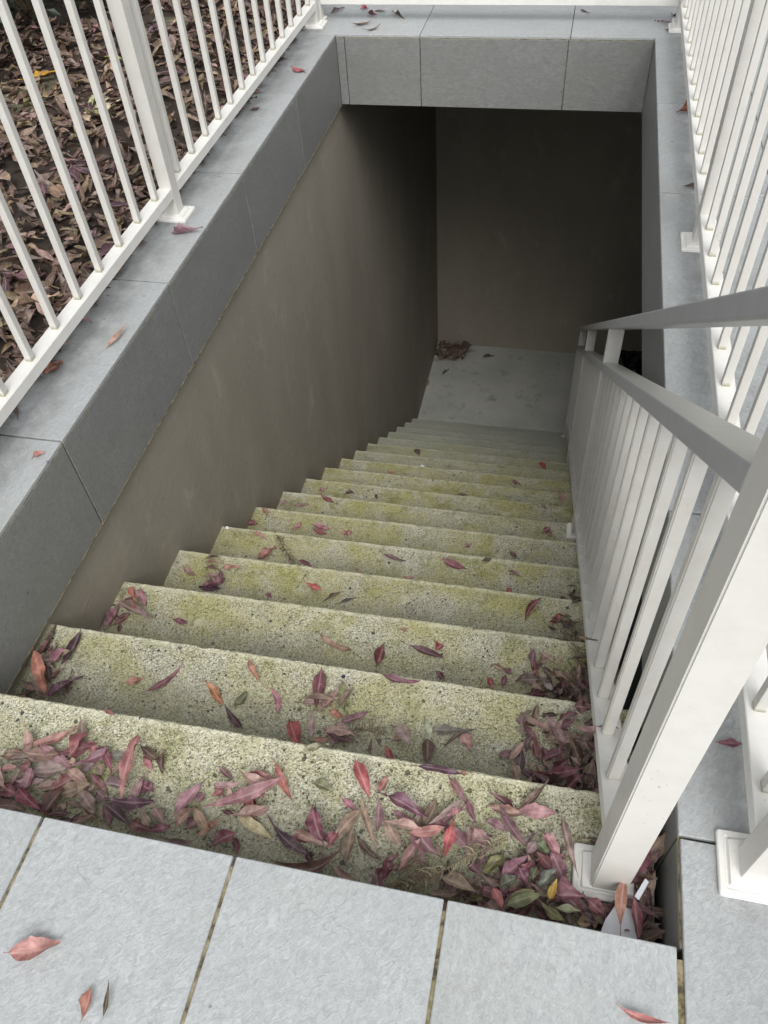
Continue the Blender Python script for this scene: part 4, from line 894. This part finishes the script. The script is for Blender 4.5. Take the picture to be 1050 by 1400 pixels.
# ------------------------------------------------------------------ garden behind the left fence
r = random.Random(5)
bm = bmesh.new(); nx, nyy = 60, 90; gr = []
for i in range(nx + 1):
    row = []
    for j in range(nyy + 1):
        x = -.160 - 3.6 * (i / nx) ** 1.2; y = -1.0 + 7.0 * j / nyy
        row.append(bm.verts.new((x, y, -.030 + .03 * noise.noise(Vector((x * 2.2, y * 2.2, 0))) + .012 * noise.noise(Vector((x * 14, y * 14, 3))))))
    gr.append(row)
for i in range(nx):
    for j in range(nyy): bm.faces.new((gr[i][j], gr[i][j + 1], gr[i + 1][j + 1], gr[i + 1][j]))
bmesh.ops.recalc_face_normals(bm, faces=bm.faces[:])
for f in bm.faces:
    if f.normal.z < 0: f.normal_flip()
o = link_mesh('garden_bed', bm, M['soil'], None, True); tag(o, kind='structure')
def gz(x, y): return -.030 + .03 * noise.noise(Vector((x * 2.2, y * 2.2, 0))) + .012 * noise.noise(Vector((x * 14, y * 14, 3)))
COL['amber'] = (.62, .33, .03); COL['straw'] = (.62, .52, .33); COL['lime'] = (.30, .38, .06); COL['khaki'] = (.22, .165, .09)
its = []
gc = ['brown'] * 10 + ['khaki', 'khaki', 'tan', 'mauve', 'greytan', 'pinktan', 'purple', 'tan', 'brown', 'khaki', 'khaki', 'brown']
for _ in range(9500):
    x = -.165 - abs(r.random()) ** 1.25 * 2.1; y = r.uniform(.3, 4.6)
    if noise.noise(Vector((x * 1.3, y * 1.3, 9))) < -.33 and r.random() < .5: continue
    its.append(rnd_leaf_item(r, x, y, gz(x, y) + r.random() ** 2 * .035, (.035, .105), gc, 5, .45))
for _ in range(620):
    y = r.uniform(.4, 3.5); its.append(rnd_leaf_item(r, r.uniform(-.215, -.150), y, .002 + r.random() * .018, (.03, .075), gc, 5, .3))
o = litter_mesh('mulch_leaves', its, M['litter']); tag(o, 'deep carpet of dry brown and mauve leaves covering the garden bed', 'leaf mulch', kind='stuff')
def gleaf(x, y, ang, Ln, Wd, c, lab, bend=0.1, dz=.03, curl=.2):
    rr = random.Random(int(x * 1000) + 7); o = leaf_obj(x, y, gz(x, y) + dz, ang, Ln, Wd, c, bend, rr, curl=curl); tag(o, lab, 'leaf')
COL['amber'] = (.62, .33, .03); COL['straw'] = (.62, .52, .33); COL['lime'] = (.30, .38, .06)
gleaf(-1.09, 2.70, .75, .19, .045, 'amber', 'long amber yellow leaf lying on garden mulch behind the left fence')
gleaf(-.83, 2.80, -.2, .11, .03, 'lime', 'yellow green leaf on the mulch between the left fence bars')
gleaf(-.62, 2.16, .9, .10, .03, 'khaki', 'khaki leaf on mulch close behind the left fence post')
gleaf(-.32, 1.22, .6, .13, .05, 'straw', 'straw coloured leaf on mulch near the front bars of the left fence', dz=.035)
gleaf(-.36, 1.08, 1.9, .12, .05, 'khaki', 'broad khaki leaf on mulch at the left edge behind the fence', dz=.04)
gleaf(-.52, 1.75, 2.4, .12, .05, 'khaki', 'broad olive brown leaf on mulch midway along the left fence', dz=.03)
# pale lobed leaf: blades fanning from one stalk
rr = random.Random(2)
lo = tag(empty('lobed_leaf', (-.69, 2.30, gz(-.69, 2.30) + .035)), 'pale straw lobed leaf with finger-like lobes on the dark mulch', 'leaf')
for i in range(6):
    a = -1.0 + i * .55
    ob = leaf_obj(0, 0, 0, a, .12 + .02 * (i % 2), .026, 'straw', .1, rr, name='lobe', tilt=(0, -.12), curl=.1)
    ob.parent = lo; ob.location = (math.cos(a) * .055, math.sin(a) * .055, 0.0)

def strap_plant(x, y, n, ln, wd, label, seed, mat, name='strap_plant', spread=.9):
    r_ = random.Random(seed); t = tag(empty(name, (x, y, gz(x, y))), label, 'plant')
    for i in range(n):
        a = i * 2.4 + r_.uniform(-.3, .3); L_ = ln * r_.uniform(.6, 1.1); sp = spread * r_.uniform(.5, 1.2); bm = bmesh.new(); prev = None
        for j in range(9):
            u = j / 8; rad_ = L_ * (math.sin(u * sp * 1.2) / 1.1); z = L_ * (u * math.cos(u * sp * 1.1))
            w = wd * (.35 + .65 * math.sin(min(1, u * 1.6) * 1.57)) * (1 - u ** 3) / 2 + .0008
            c = Vector((math.cos(a) * rad_, math.sin(a) * rad_, z)); s = Vector((-math.sin(a), math.cos(a), 0)) * w
            row = [bm.verts.new(c - s + Vector((0, 0, w * .35))), bm.verts.new(c), bm.verts.new(c + s + Vector((0, 0, w * .35)))]
            if prev:
                for q in range(2): bm.faces.new((prev[q], prev[q + 1], row[q + 1], row[q]))
            prev = row
        link_mesh('leaf_blade', bm, mat, t, True)
strap_plant(-1.40, 2.62, 18, .50, .05, 'dark green strap leaved plant at the far left behind the fence', 4, M['green'])
def shrub(x, y, rx, rz, n, label, seed, mat):
    r_ = random.Random(seed); t = tag(empty('shrub', (x, y, gz(x, y))), label, 'shrub')
    bm = bmesh.new()
    for i in range(7):
        a = r_.uniform(0, 6.28); e = Vector((math.cos(a) * rx * .7, math.sin(a) * rx * .7, rz * r_.uniform(.7, 1.1)))
        tube(bm, [Vector((0, 0, 0)), e * .5 + Vector((0, 0, rz * .12)), e], .012, .004)
    link_mesh('stem', bm, M['twig'], t, True)
    V = []; F = []
    for i in range(n):
        d_ = Vector((r_.gauss(0, 1), r_.gauss(0, 1), r_.gauss(0, 1))).normalized() * r_.random() ** .4
        p = Vector((d_.x * rx, d_.y * rx, rz * .62 + d_.z * rz * .6))
        if noise.noise(p * 4 + Vector((seed, 0, 0))) < -.22: continue
        m = Matrix.Translation(p) @ Euler((r_.uniform(-1, 1), r_.uniform(-1, 1), r_.uniform(0, 6.28))).to_matrix().to_4x4()
        l = r_.uniform(.03, .07); w = l * .22; b = len(V)
        V += [m @ Vector(q) for q in ((-l / 2, 0, 0), (0, -w, w * .3), (l / 2, 0, -l * .1), (0, w, w * .3), (0, 0, 0))]
        F += [(b, b + 1, b + 4), (b + 1, b + 2, b + 4), (b + 2, b + 3, b + 4), (b + 3, b, b + 4)]
    me = bpy.data.meshes.new('foliage'); me.from_pydata(V, [], F); me.materials.append(mat); o = bpy.data.objects.new('foliage', me); col.objects.link(o); o.parent = t; o['kind'] = 'stuff'
M['shrub'] = simple('dark_shrub_leaf', (.022, .034, .014), .45, .5, 20)
shrub(-1.50, 3.38, .50, .42, 4600, 'low dense dark green shrub shading the garden at the far left behind the fence', 1, M['shrub'])
shrub(-1.25, 4.45, .60, .6, 3600, 'second dark shrub further back behind the far end of the left fence', 2, M['shrub'])

# ---- crumpled black bag on the basement floor, glimpsed under the handrail
bm = bmesh.new(); bmesh.ops.create_icosphere(bm, subdivisions=5, radius=1)
for v in bm.verts:
    p = v.co.copy(); v.co.x *= .30; v.co.y *= .26; v.co.z = max(-.12, v.co.z * .24)
    v.co += p * (.05 * noise.noise(p * 3) + .05 * abs(noise.noise(p * 6)) )
o = link_mesh('plastic_bag', bm, M['bag'], None, False); o.location = (1.78, 5.15, ZF + .125); tag(o, 'crumpled shiny black bag on the basement floor seen under the handrail', 'bag')
